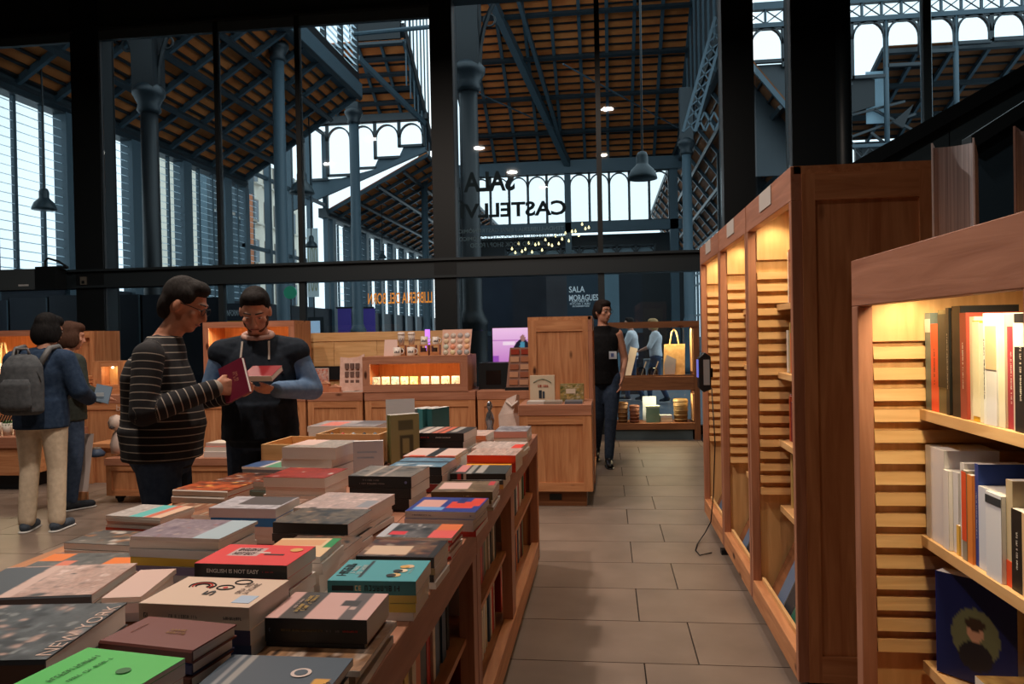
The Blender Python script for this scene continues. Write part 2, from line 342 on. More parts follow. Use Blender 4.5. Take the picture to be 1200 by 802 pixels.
# ================================================================== THE MARKET HALL BEYOND THE GLASS
TILE = noisy('terracotta_roof_tile', S(188, 100, 48), S(224, 136, 74), (1.2, 1.2, 1.2), .85, 5, spec=.2)
LOUV = translucent('white_glass_louvre', (.86, .95, 1.), .72)
ARCG = glass('arcade_glass', (1, 1, 1), .5, .95)
FROST = translucent('frosted_window', (.93, .97, 1.), .8)
def roof_plane(name, label, A, Bp, D, nraf, npur, nbat=0, rw=.10, pw=.12, tm=None):
    """underside of a tiled roof: A eave start, Bp eave end, D the vector up the slope; tile fields, rafters, purlins are parts"""
    A, Bp, D = (np.array(a, float) for a in (A, Bp, D)); E = Bp-A; nrm = np.cross(E, D); nrm /= np.linalg.norm(nrm)
    if nrm[2] > 0: nrm = -nrm                        # towards the room below
    st = struct(name, label)
    for i in range(nraf):
        a = A+E*(i/nraf); b = A+E*((i+1)/nraf); u = -nrm*.04
        MB().poly([a, b, b+D, a+D, a+u, b+u, b+D+u, a+D+u], [(0, 1, 2, 3), (4, 7, 6, 5), (0, 4, 5, 1), (1, 5, 6, 2), (2, 6, 7, 3), (3, 7, 4, 0)]).build('tile_field', tm or TILE, st)
    for i in range(nraf+1):
        a = A+E*(i/nraf)+nrm*.09; MB().bar(a, a+D, rw, .14, nrm).build('rafter', STEEL2, st)
    for j in range(npur+1):
        a = A+D*(j/npur)+nrm*.20; MB().bar(a, a+E, pw, .16, nrm).build('purlin', STEEL, st)
    if nbat:
        m = MB()
        for j in range(nbat): a = A+D*((j+.5)/nbat)+nrm*.03; m.bar(a, a+E, .06, .06, nrm)
        tag(m.build('battens', STEELD, st), kind='stuff')
    return st
def louvre_bay(st, p0, p1, z0, z1, pitch=.16, depth=.06, tilt=17, inward=(1, 0), m=LOUV):
    """glass louvres between two floor points p0,p1"""
    d = np.array([p1[0]-p0[0], p1[1]-p0[1], 0.]); l = np.linalg.norm(d); d /= l; n = np.array([inward[0], inward[1], 0.]); t = R_(tilt)
    a = n*math.cos(t)*depth/2+np.array([0, 0, -math.sin(t)*depth/2]); b = np.cross(d, a); b = b/np.linalg.norm(b)*.006; mb = MB(); z = z0+pitch/2
    while z < z1-.02: mb.obox(((p0[0]+p1[0])/2, (p0[1]+p1[1])/2, z), d*l/2, a, b); z += pitch
    return tag(mb.build('louvre_slats', m, st), kind='stuff')
def arcade(st, x0, x1, n, y, zb, zs, zt, th=.14, post=.12, mpost=STEEL, pane=None):
    """row of arched openings; zb bottoms (list), zs spring line, zt top of plate"""
    w = (x1-x0)/n; r = (w-post)/2
    for i in range(n+1): zbi = zb[min(i, n-1)]; B(x0+i*w-post/2, y-th/2, zbi-.1, x0+i*w+post/2, y+th/2, zt).build('arcade_post', mpost, st)
    for i in range(n):
        cx = x0+(i+.5)*w; m = MB(); K = 12; rz = min(r*1.15, zt-zs-.03)
        for k in range(K):
            t0, t1 = math.pi*(1-k/K), math.pi*(1-(k+1)/K); a = (cx+r*math.cos(t0), zs+rz*math.sin(t0)); b = (cx+r*math.cos(t1), zs+rz*math.sin(t1)); s_ = .06
            oa = (cx+(r+s_)*math.cos(t0), zs+(rz+s_)*math.sin(t0)); ob = (cx+(r+s_)*math.cos(t1), zs+(rz+s_)*math.sin(t1))
            m.prism([a, b, ob, oa], 'y', y-th/2, y+th/2)
        m.build('arch', mpost, st)
        B(cx-w/2, y-th/2, zt-.08, cx+w/2, y+th/2, zt).build('arcade_head', mpost, st)
        B(cx-w/2, y-th/2, zb[i]-.1, cx+w/2, y+th/2, zb[i]).build('arcade_sill', mpost, st)
        if pane: B(cx-r, y+.08, zb[i], cx+r, y+.09, zs+r).build('frosted_pane', pane, st)

# --- left facade (x = -12): louvred windows between pilasters, dark plinth
XL = -12.0
wl = struct('wall_hall_left', 'left facade of the market hall with bright glass louvres')
B(XL-.2, GY+.4, 0, XL, 25, 2.7).build('plinth', mat('navy_plinth', S(24, 30, 40), .6), wl); B(XL-.2, 25, 0, XL, 56, 2.7).build('plinth', MATS['navy_plinth'], wl)
B(XL-.25, GY+.4, 6.55, XL+.1, 25.2, 6.95).build('eave_beam', STEEL, wl); B(XL-.25, 32.6, 6.65, XL+.1, 56, 7.05).build('eave_beam', STEEL, wl)
y = GY+.5; k = 0
while y < 55:
    if 24.5 < y < 32.5: y += 2.45; continue
    B(XL-.2, y-.22, 0, XL+.12, y+.22, 6.7).build('pilaster', STEEL2, wl)
    for q in (.82, 1.63): B(XL-.06, y+q-.04, 2.7, XL+.02, y+q+.04, 6.55).build('window_mullion', STEEL2, wl)
    louvre_bay(wl, (XL-.02, y+.24), (XL-.02, y+2.22), 2.7, 6.55, .19 if y < 25 else .3)
    y += 2.45; k += 1
# transept gap: tall clear window with posts, higher eave
for yy in (25.1, 27., 29., 31., 32.9): B(XL-.12, yy-.1, 2.7, XL+.08, yy+.1, 10.4).build('transept_post', STEEL2, wl)
for zz in (4.6, 7.2, 10.3): B(XL-.08, 25, zz-.06, XL+.04, 33, zz+.06).build('transom', STEEL2, wl)
# --- left aisle roofs
roof_plane('roof_aisle_near', 'terracotta tiled underside of the near left aisle roof on steel rafters', (XL, GY+.35, 6.85), (XL, 25, 6.85), (4.0, 0, 2.62), 12, 4, 16)
roof_plane('roof_aisle_far', 'terracotta tiled underside of the far left aisle roof', (XL, 33, 7.0), (XL, 55, 7.0), (4.5, 0, 2.3), 16, 4, 10)
cl = struct('wall_clerestory_left', 'bright louvred clerestory above the left aisle roof')
B(-8.2, GY+.35, 9.3, -7.8, 25, 9.75).build('gutter_beam', STEEL2, cl); B(-8.1, GY+.35, 9.75, -7.9, 25, 10.1).build('fascia', STEELD, cl)
B(-8.1, GY+.35, 12.6, -7.9, 25, 12.9).build('head_beam', STEEL, cl)
for i in range(10):
    yy = GY+.5+i*1.5; B(-8.08, yy-.05, 10.1, -7.92, yy+.05, 12.6).build('clerestory_mullion', STEEL, cl)
    if i < 9: louvre_bay(cl, (-8, yy+.05), (-8, yy+1.45), 10.1, 12.6, .2, .14, 30)
MB().bar((XL, 25, 7.05), (-8, 25, 9.65), .2, .42, (0, 0, 1)).build('rake_beam', STEEL2, cl)
# --- transept: tiled soffit, fascia with fins, arcade over the far gable
tr = struct('wall_transept', 'arched windows over the grey gable of the far left aisle')
arcade(tr, -12.6, -7.4, 5, 32, [8.2, 8.35, 8.6, 9.0, 9.45], 9.75, 10.5)
MB().prism([(-13.2, 6.9), (-7.3, 9.15), (-7.3, 9.5), (-8.3, 9.35), (-8.5, 8.95), (-9.4, 8.9), (-9.6, 8.5), (-11, 8.2), (-13.2, 8.1)], 'y', 32.08, 32.2).build('gable_plate', STEEL2, tr)
MB().bar((-13.2, 31.95, 6.95), (-7.3, 31.95, 9.2), .14, .2).build('rake_beam', STEEL2, tr)
B(-13.5, 31.8, 10.45, -7.2, 32.2, 10.75).build('eave_beam', STEEL, tr)
roof_plane('roof_transept', 'tiled soffit of the transept seen below its dark fascia', (-11.9, 32, 10.8), (-7.4, 32, 10.8), (0, -3, 1.9), 5, 5, 8)
tf = struct('wall_lantern', 'dark fascia with pointed fins and white lantern glazing above the transept')
B(-9.4, 28.9, 12.7, -7.5, 29.1, 13.35).build('fascia', STEELD, tf)
for i in range(4): MB().prism([(-9.25+i*.45, 13.35), (-8.8+i*.45, 13.35), (-9.25+i*.45, 14.0)], 'y', 28.95, 29.05).build('fin', STEELD, tf)
for i in range(9): B(-10.6+i*.42, 31, 12.5, -10.55+i*.42, 31.06, 18).build('lantern_mullion', STEEL2, tf)
MB().bar((-7.5, 29, 13.2), (-7.4, 33.4, 9.6), .3, .4).build('hip_beam', STEEL, tf)
for i in range(6): MB().prism([(29+i*.7, 13.3-i*.56), (29.7+i*.7, 13.3-i*.56), (29.7+i*.7, 12.6-i*.56)], 'x', -7.45, -7.4).build('stepped_fin', STEELD, tf)
for i in range(8): B(-7.4, 29.2+i*.62, 11-i*.3, -7.35, 29.26+i*.62, 18).build('lantern_mullion', STEEL2, tf)
MB().tube([ony(415, 40, 23), ony(520, 30, 23)], .07).build('tie_rod', STEEL2, tf); MB().bar(ony(420, 68, 27), ony(498, 145, 31), .12, .2).build('strut', STEEL2, tf)
# --- hall columns with capitals
def hall_column(x, y, zc, ztop, r, label, bracket=0, rm=STEEL2):
    t = struct('hall_column', label, (x, y, 0))
    MB().lathe([(r*1.7, 0), (r*1.7, .25), (r*1.45, .35), (r*1.45, 1.6), (r*1.6, 1.66), (r*1.2, 1.8), (r, 1.9), (r*.92, zc)], 16).build('shaft', rm, t, True)
    MB().lathe([(r, zc-.22), (r*1.3, zc-.16), (r*1.15, zc-.06), (r*1.6, zc+.1), (r*1.75, zc+.14), (r*1.75, zc+.22), (r*1.3, zc+.32)], 16).build('capital', STEEL, t, True)
    B(-r*1.25, -r*1.25, zc+.2, r*1.25, r*1.25, ztop).build('upper_post', rm if rm is STEELD else STEEL, t)
    for s in ((-1, 1) if bracket == 2 else (bracket,) if bracket else ()):
        R0 = 1.5
        m = MB().tube([(s*(r*1.2+R0*(1-math.cos(a))), 0, zc+.3+1.9*math.sin(a)) for a in np.linspace(0, math.pi/2, 10)], .045, 6); m.build('bracket_arch', STEELD, t)
        for a, b, c in ((.24, 1.35, .2), (.55, 1.72, .16), (.2, .8, .11), (.9, 1.9, .1)):
            MB().tube([(s*(r*1.2+a+c*math.cos(q)), 0, zc+.3+b+c*math.sin(q)) for q in np.linspace(0, 2*math.pi, 13)], .022, 5).build('scroll_ring', STEELD, t)
    return t
hall_column(-8.5, 13.9, 5.95, 9.3, .17, 'stout dark hall column with a wide capital seen through the left pane', 2, STEELD)
hall_column(-8.5, 19.9, 9.0, 9.4, .17, 'grey hall column, second of the row behind the left panes')
hall_column(-8.5, 26.2, 9.0, 9.5, .18, 'grey hall column at the corner of the transept')
hall_column(-8.5, 36.7, 9.0, 10.4, .17, 'slim grey hall column far back by the reflected orange lettering')
hall_column(-2.48, 14.5, 6.2, 10, .19, 'dark hall column with a scrolled iron bracket beside the central steel column', 1, STEELD)
hall_column(2.82, 27, 7.6, 9.6, .17, 'grey hall column seen right of the tiled roof')
pc = struct('hall_pipe', 'slim grey post seen through the right glazing', (5.46, 14, 0)); MB().lathe([(.09, 0), (.09, 9)], 12).build('pipe', STEEL2, pc, True)
# --- central roof slope and arcade (y = 40)
roof_plane('roof_centre', 'great slope of terracotta tiles on a steel grid behind the central panes', (-6.6, 40, 10.2), (3.7, 40, 10.2), (0, -15, 9.2), 9, 8, 44, .14, .16)
rc = struct('wall_hall_far', 'far arcade of tall arched windows below the great tiled slope')
MB().bar((-4.9, 29.8, 16.1), (-1.75, 39.8, 10.0), .3, .35).build('hip_beam', STEEL2, rc); MB().bar((-3.6, 29.8, 16.1), (-1.75, 39.8, 10.0), .16, .2).build('hip_strut', STEEL2, rc)
B(-8.4, 39.7, 9.55, 3.9, 40.2, 10.2).build('eave_beam', STEEL2, rc)
arcade(rc, -6.75, -1.9, 5, 40, [7.1]*5, 8.95, 9.6, mpost=STEEL, pane=ARCG); arcade(rc, -1.7, 3.3, 5, 40, [7.1]*5, 8.95, 9.6, mpost=STEEL, pane=ARCG)
B(-1.95, 39.8, 0, -1.65, 40.2, 9.8).build('main_post', STEEL2, rc); B(3.3, 39.8, 0, 3.7, 40.3, 10).build('main_post', STEEL2, rc); B(-8.4, 39.8, 0, -6.75, 40.3, 10).build('end_wall', STEEL, rc)
B(-8.4, 39.8, 6.55, 3.9, 40.2, 7.05).build('sill_beam', STEEL2, rc)
B(-8.4, 41.5, 0, 3.9, 41.7, 6.6).build('dark_backing', STEELD, rc)
arcade(rc, -5.2, 2.6, 8, 41.2, [4.8]*8, 5.4, 6.0, mpost=STEEL, pane=translucent('dim_window', (.3, .38, .42), .2))
for i in range(24):
    q = i/23; uu = 600+90*q; vv = 292-28*q**2+6*math.sin(i*2.3); pp = ony(uu, vv, 38+(i % 3)*.3)
    bl = thing('festoon_bulb', 'tiny warm bulb in the festoon strung below the far arcade', 'bulb', pp, 0, 'festoon bulbs'); MB().lathe([(0, -.07), (.05, -.03), (.05, .02), (.02, .06), (.02, .1), (0, .1)], 8).build('globe', mat('bulb_glow', S(255, 226, 160), .4, emit=2.5), bl, True)
MB().tube([ony(540, 100, 30), ony(650, 150, 36)], .03).build('tie_rod', STEEL2, rc); MB().tube([ony(660, 75, 28), ony(795, 150, 34)], .03).build('tie_rod', STEEL2, rc)
# truss on the right of the slope
rt = struct('wall_truss', 'latticed steel truss leaning beside the tiled slope')
a, b = ony(838, 20, 24), ony(800, 155, 24); MB().bar(a, b, .08, .08).build('chord', STEEL2, rt); a2, b2 = a+np.array([.35, 0, 0]), b+np.array([.35, 0, 0]); MB().bar(a2, b2, .08, .08).build('chord', STEEL2, rt)
for i in range(9):
    f, g = i/9, (i+1)/9; MB().bar(a+(b-a)*f, a2+(b2-a2)*g, .04, .04).build('lacing', STEEL2, rt); MB().bar(a2+(b2-a2)*f, a+(b-a)*g, .04, .04).build('lacing', STEEL2, rt)
for i in range(3):
    q = ony(815+i*11, 132, 24); q2 = ony(826+i*11, 153, 24); MB().bar(q, q2, .05, .05).build('cross_brace', STEEL2, rt); MB().bar((q[0], q[1], q2[2]), (q2[0], q2[1], q[2]), .05, .05).build('cross_brace', STEEL2, rt)
B(3.75, 23, 9.9, 3.95, 41, 20).build('nave_wall', STEEL, rt)
for i in range(12): B(3.68, 23.5+i*1.4, 9.9, 3.75, 23.6+i*1.4, 20).build('nave_rib', STEEL2, rt)
# right aisle: dark roof and far lattice windows
roof_plane('roof_aisle_right', 'dim tiled underside of the right aisle roof', (6.3, 24, 7.0), (6.3, 62, 7.0), (-2.6, 0, 3.4), 16, 3, 8, tm=noisy('shade_toned_roof_tile', S(92, 58, 36), S(128, 80, 48), (1.2, 1.2, 1.2), .9, 5, spec=.2))  # tile colour darkened in place of weaker sky light under this roof
wr = struct('wall_hall_right', 'right facade of the hall with lattice windows and white strips')
for i in range(20): B(6.28, 26+i*1.8, 0, 6.4, 26.5+i*1.8, 7.0).build('pilaster', STEEL2, wr)
for zz in (2.5, 4.6, 5.3, 6.0, 6.8): B(6.3, 26, zz-.06, 6.38, 62, zz+.06).build('transom', STEEL2, wr)
B(6.3, 26, 0, 6.5, 62, 1.0).build('plinth', MATS['navy_plinth'], wr); B(3.6, 61, 0, 6.4, 61.2, 8).build('end_wall', STEELD, wr)
# arcade with X lattice behind the right glazing (y = 25)
ar = struct('wall_arcade_right', 'arched windows under a band of X lattice behind the right glazing')
arcade(ar, 4.6, 13.6, 9, 25, [9.75, 9.6, 8.9, 9.1, 9.4, 9.75, 9.95, 10.0, 10.0], 10.2, 10.75, post=.12)
B(4.4, 24.9, 10.72, 14, 25.1, 10.86).build('lattice_rail', STEEL2, ar); B(4.4, 24.9, 11.28, 14, 25.1, 11.5).build('lattice_rail', STEEL2, ar)
for i in range(16):
    xx = 4.5+i*.57; B(xx-.03, 24.95, 10.8, xx+.03, 25.05, 11.3).build('lattice_post', STEEL2, ar)
    MB().bar((xx, 25, 10.86), (xx+.57, 25, 11.28), .03, .03).build('lattice_brace', STEEL, ar); MB().bar((xx, 25, 11.28), (xx+.57, 25, 10.86), .03, .03).build('lattice_brace', STEEL, ar)
for xx in (6.6, 8.6, 10.6): MB().lathe([(.08, 6), (.08, 10.8)], 10, (xx, 25, 0)).build('lattice_column', STEEL2, ar, True)
B(4.4, 25.15, 6.2, 6.55, 25.25, 9.65).build('dark_plate', STEEL, ar)
MB().prism([(7.2, 7.9), (8.3, 8.2), (8.3, 9.0), (7.2, 9.1)], 'y', 25.1, 25.2).build('dark_plate', STEELD, ar)
B(8.1, 25.3, 7.7, 8.75, 25.32, 9.3).build('pale_panel', translucent('pale_panel', (.55, .7, .78), .7), ar)
MB().prism([(8.7, 7.6), (9.3, 8.1), (9.0, 7.4)], 'y', 24.8, 24.9).build('dark_plate', STEELD, ar)
for p, q in (((7.3, 7.9), (9.2, 8.3)), ((7.3, 7.2), (9.5, 7.9)), ((7.3, 7.4), (8.2, 6.6)), ((8.2, 7.4), (9., 6.7)), ((8.3, 8.1), (9.6, 7.3))): MB().bar((p[0], 25.2, p[1]), (q[0], 25.2, q[1]), .07, .07).build('tie_bar', STEEL, ar)
B(7, 24.9, 6.9, 10.5, 25.1, 7.0).build('low_rail', STEEL2, ar); B(7, 24.9, 6.2, 10.5, 25.1, 6.3).build('low_rail', STEEL2, ar)
for i in range(6): xx = 7.1+i*.5; MB().bar((xx, 25, 6.3), (xx+.5, 25, 6.9), .03, .03).build('lattice_brace', STEEL, ar); MB().bar((xx, 25, 6.9), (xx+.5, 25, 6.3), .03, .03).build('lattice_brace', STEEL, ar)
roof_plane('roof_right', 'dark tiled slope below the right arcade', (8.7, 30.5, 8.4), (15, 30.5, 8.4), (0, -5, 1.7), 6, 3, 12, tm=noisy('shade_toned_roof_tile', S(92, 58, 36), S(128, 80, 48), (1.2, 1.2, 1.2), .9, 5, spec=.2))  # same darkened tile, the shade is put into its colour
B(4.4, 31, 0, 7.2, 31.2, 8.3).build('dark_backing', STEELD, ar); B(9.4, 30.6, 0, 15, 30.8, 8.3).build('dark_backing', STEELD, ar)
# --- pendant lamps of the hall
BELL = mat('bell_lamp_enamel', S(44, 58, 64), .4)
def pendant(p, r, ztop, label):
    t = thing('pendant_lamp', label, 'lamp', p); h = r*1.9
    MB().lathe([(r, 0), (r*.97, h*.10), (r*.8, h*.32), (r*.45, h*.5), (r*.40, h*.55), (r*.40, h*.82), (r*.3, h*.95), (r*.1, h), (0, h)], 20).build('shade', BELL, t, True)
    MB().lathe([(0, h*.06), (r*.5, h*.07), (r*.9, h*.03)], 20).build('reflector', mat('lamp_inside', S(190, 200, 205), .4), t, True)
    MB().tube([(0, 0, h), (.02, 0, h+(ztop-p[2])*.5), (0, 0, ztop-p[2])], .02, 5).build('cable', STEELD, t)
pendant(ony(52, 246, 15), .24, 7.5, 'bell-shaped pendant lamp in front of the bright louvres at far left')
pendant(ony(354, 227, 16.5), .27, 10, 'bell-shaped pendant lamp half behind the thin mullion left of centre')
pendant(ony(753, 210, 14), .26, 11, 'bell-shaped pendant lamp against the tiled slope right of centre')
pendant(ony(365, 290, 24), .20, 8.5, 'smaller bell pendant lamp above the pale banner')
pendant(ony(448, 303, 36), .2, 7.9, 'smallest bell pendant lamp, far back under the aisle roof')
# --- exhibition walls, signs and screens low in the hall
NAVY = mat('navy_exhibition_panel', S(26, 34, 46), .55)
def panel(name, label, cat, p0, p1, y, m, th=.08):
    t = thing(name, label, cat, ((p0[0]+p1[0])/2, y, 0)); w = abs(p1[0]-p0[0])/2; B(-w, -th/2, p1[1], w, th/2, p0[1]).build('board', m, t); return t
for i, (ua, ub, va) in enumerate(((-20, 12, 353), (13, 58, 350), (59, 118, 347), (121, 137, 347), (139, 166, 346), (168, 205, 346), (206, 262, 350))):
    a, b = ony(ua, va, 13.2), ony(ub-.6, va, 13.2)
    t = panel('exhibition_panel', 'dark blue exhibition panel low beyond the glass, %s from the left' % ['first', 'second', 'third', 'fourth', 'fifth', 'sixth', 'seventh'][i], 'panel', (a[0], a[2]), (b[0], .0), 13.2, NAVY)
    w = abs(b[0]-a[0])/2; B(w-.03, -.05, 0, w, .05, a[2]).build('post', STEEL2, t)
a, b = ony(264, 356, 16), ony(292, 392, 16); t = panel('information_sign', 'dark sign reading INFORMACIÓ with a yellow strip below', 'sign', (a[0], a[2]), (b[0], 0), 16, NAVY)
me = fit_text('INFORMACIÓ', (b[0]-a[0])*.85, .16, mat('sign_white', S(170, 178, 184), .5), bold=.01); link('lettering', me, t, (0, -.05, ony(278, 366, 16)[2]), (math.pi/2, 0, 0)); zz = ony(278, 378, 16)[2]; B(-.24, -.05, zz-.05, .24, -.045, zz+.03).build('yellow_strip', mat('sign_yellow', S(190, 150, 40), .5), t)
a, b = ony(359, 268, 28), ony(374, 348, 28); t = panel('hall_banner', 'pale tall banner with the number 100 below a bell lamp', 'banner', (a[0], a[2]), (b[0], b[2]), 28, mat('pale_banner', S(196, 206, 206), .7), .02)
MB().tube([(0, .05, 0), (0, .05, a[2])], .03, 8).build('pole', STEELD, t)
for vv in (300, 330): me = fit_text('100', (b[0]-a[0])*.8, .75, mat('banner_figure', S(150, 150, 120), .7), bold=.01); link('numerals', me, t, (0, -.012, ony(366, vv, 28)[2]), (math.pi/2, 0, 0))
a, b = ony(287, 228, 26), ony(298, 312, 26); panel('orange_wall_strip', 'narrow terracotta-orange strip for a wall outside, seen left of the grey hall column', 'banner', (a[0], a[2]), (b[0], b[2]), 26, mat('wall_strip_orange', S(206, 130, 92), .7), .02)  # thin board standing in for an orange house wall outside
a, b = ony(335, 333, 17), ony(347, 352, 17); t = thing('round_sign', 'small round green sign on a pole by the mullion', 'sign', (a[0]+.1, 17, ony(341, 343, 17)[2])); MB().tube([(0, -.02, 0), (0, .02, 0)], .15, 18).build('disc', mat('sign_green', S(60, 170, 130), .5), t); MB().tube([(0, .03, .1), (0, .03, -ony(341, 343, 17)[2])], .015, 6).build('pole', STEELD, t)
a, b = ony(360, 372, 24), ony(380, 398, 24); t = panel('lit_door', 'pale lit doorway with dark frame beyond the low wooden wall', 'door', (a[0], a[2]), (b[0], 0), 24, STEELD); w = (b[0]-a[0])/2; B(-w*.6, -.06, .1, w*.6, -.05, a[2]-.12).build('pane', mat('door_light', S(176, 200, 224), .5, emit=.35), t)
for ua, ub in ((396, 412), (418, 440)):
    a, b = ony(ua, 362, 27.5), ony(ub, 395, 27.5); t = panel('violet_screen', 'violet glowing display panel %s beyond the low wooden wall' % ('nearer the pale doorway' if ua < 400 else 'right of the hall column foot'), 'screen', (a[0], a[2]), (b[0], 0), 27.5, mat('violet_glow', S(60, 48, 120), .5, emit=.25)); B(-.3, -.06, a[2], .3, .06, a[2]+.06).build('cap', STEELD, t)
# dark exhibition wall behind the central lower panes with posters
for i, (ua, ub, c) in enumerate(((536, 556, (22, 32, 36)), (556, 600, (24, 34, 48)), (600, 640, (30, 32, 40)), (640, 664, (58, 56, 60)), (664, 704, (38, 54, 66)), (704, 725, (92, 116, 128)), (725, 752, (18, 26, 34)))):
    a, b = ony(ua, 322, 18), ony(ub, 322, 18)
    nm = ['tall dark green poster board beside the steel column', 'navy poster board behind the purple screen', 'black poster board above the wooden cabinet', 'brown-grey poster board beside the white lettering', 'blue-grey poster board with white lettering', 'pale blue poster board behind the woman', 'black poster board right of the woman'][i]
    t = panel('poster_board', nm, 'poster', (a[0], a[2]), (b[0], 0.0), 18, noisy('poster_%d' % i, S(*c), S(*[min(255, q+14) for q in c]), (1.5, 1.5, 1.5), .5)); w = abs(b[0]-a[0])/2; B(-w, -.06, 1.40, w, .06, 1.5).build('rail', STEEL2, t)
    if i == 4:
        for s_, z_, h_ in (('SALA', ony(690, 339, 18)[2], .14), ('MORAGUES', ony(690, 349, 18)[2], .14)):
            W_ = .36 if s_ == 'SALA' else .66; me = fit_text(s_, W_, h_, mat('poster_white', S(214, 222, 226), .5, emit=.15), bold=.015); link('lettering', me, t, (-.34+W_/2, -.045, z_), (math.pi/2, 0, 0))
        me = glyph_marks(.5, .16, 3, MATS['poster_white']); link('small_print', me, t, (-.09, -.045, ony(690, 356, 18)[2]), (math.pi/2, 0, 0))
# --- town houses outside, seen through the left glazing
def house(label, x, y0, y1, h, c, cw):
    t = thing('town_house', label, 'building', (x, (y0+y1)/2, 0)); w = (y1-y0)/2; B(-(cw or 4), -w, 0, 0, w, h).build('wall', noisy('render_%d' % int(c[0]*7+x), S(*c), S(*[q*.9 for q in c]), (.5, .5, .5), .9), t)
    n = max(1, int((y1-y0)/1.7))
    for i in range(n):
        for z in np.arange(1.2, h-1.5, 3.0):
            yy = -w+(i+.5)*2*w/n; f = B(-.02, yy-.4, z, .05, yy+.4, z+1.8).build('window', mat('house_frame', S(120, 112, 104), .7), t); B(.05, yy-.3, z+.1, .06, yy+.3, z+1.7).build('pane', mat('house_glass', S(60, 74, 84), .2), f)
            B(0, yy-.6, z-.12, .4, yy+.6, z).build('balcony', mat('house_stone', S(190, 184, 172), .8), t)
house('blue-grey town house outside behind the louvres', -17, 32, 36.6, 14, (96, 116, 126), .5)
house('cream town house with balconies seen outside left of the hall column', -26, 50, 66, 15, (214, 206, 190), None)

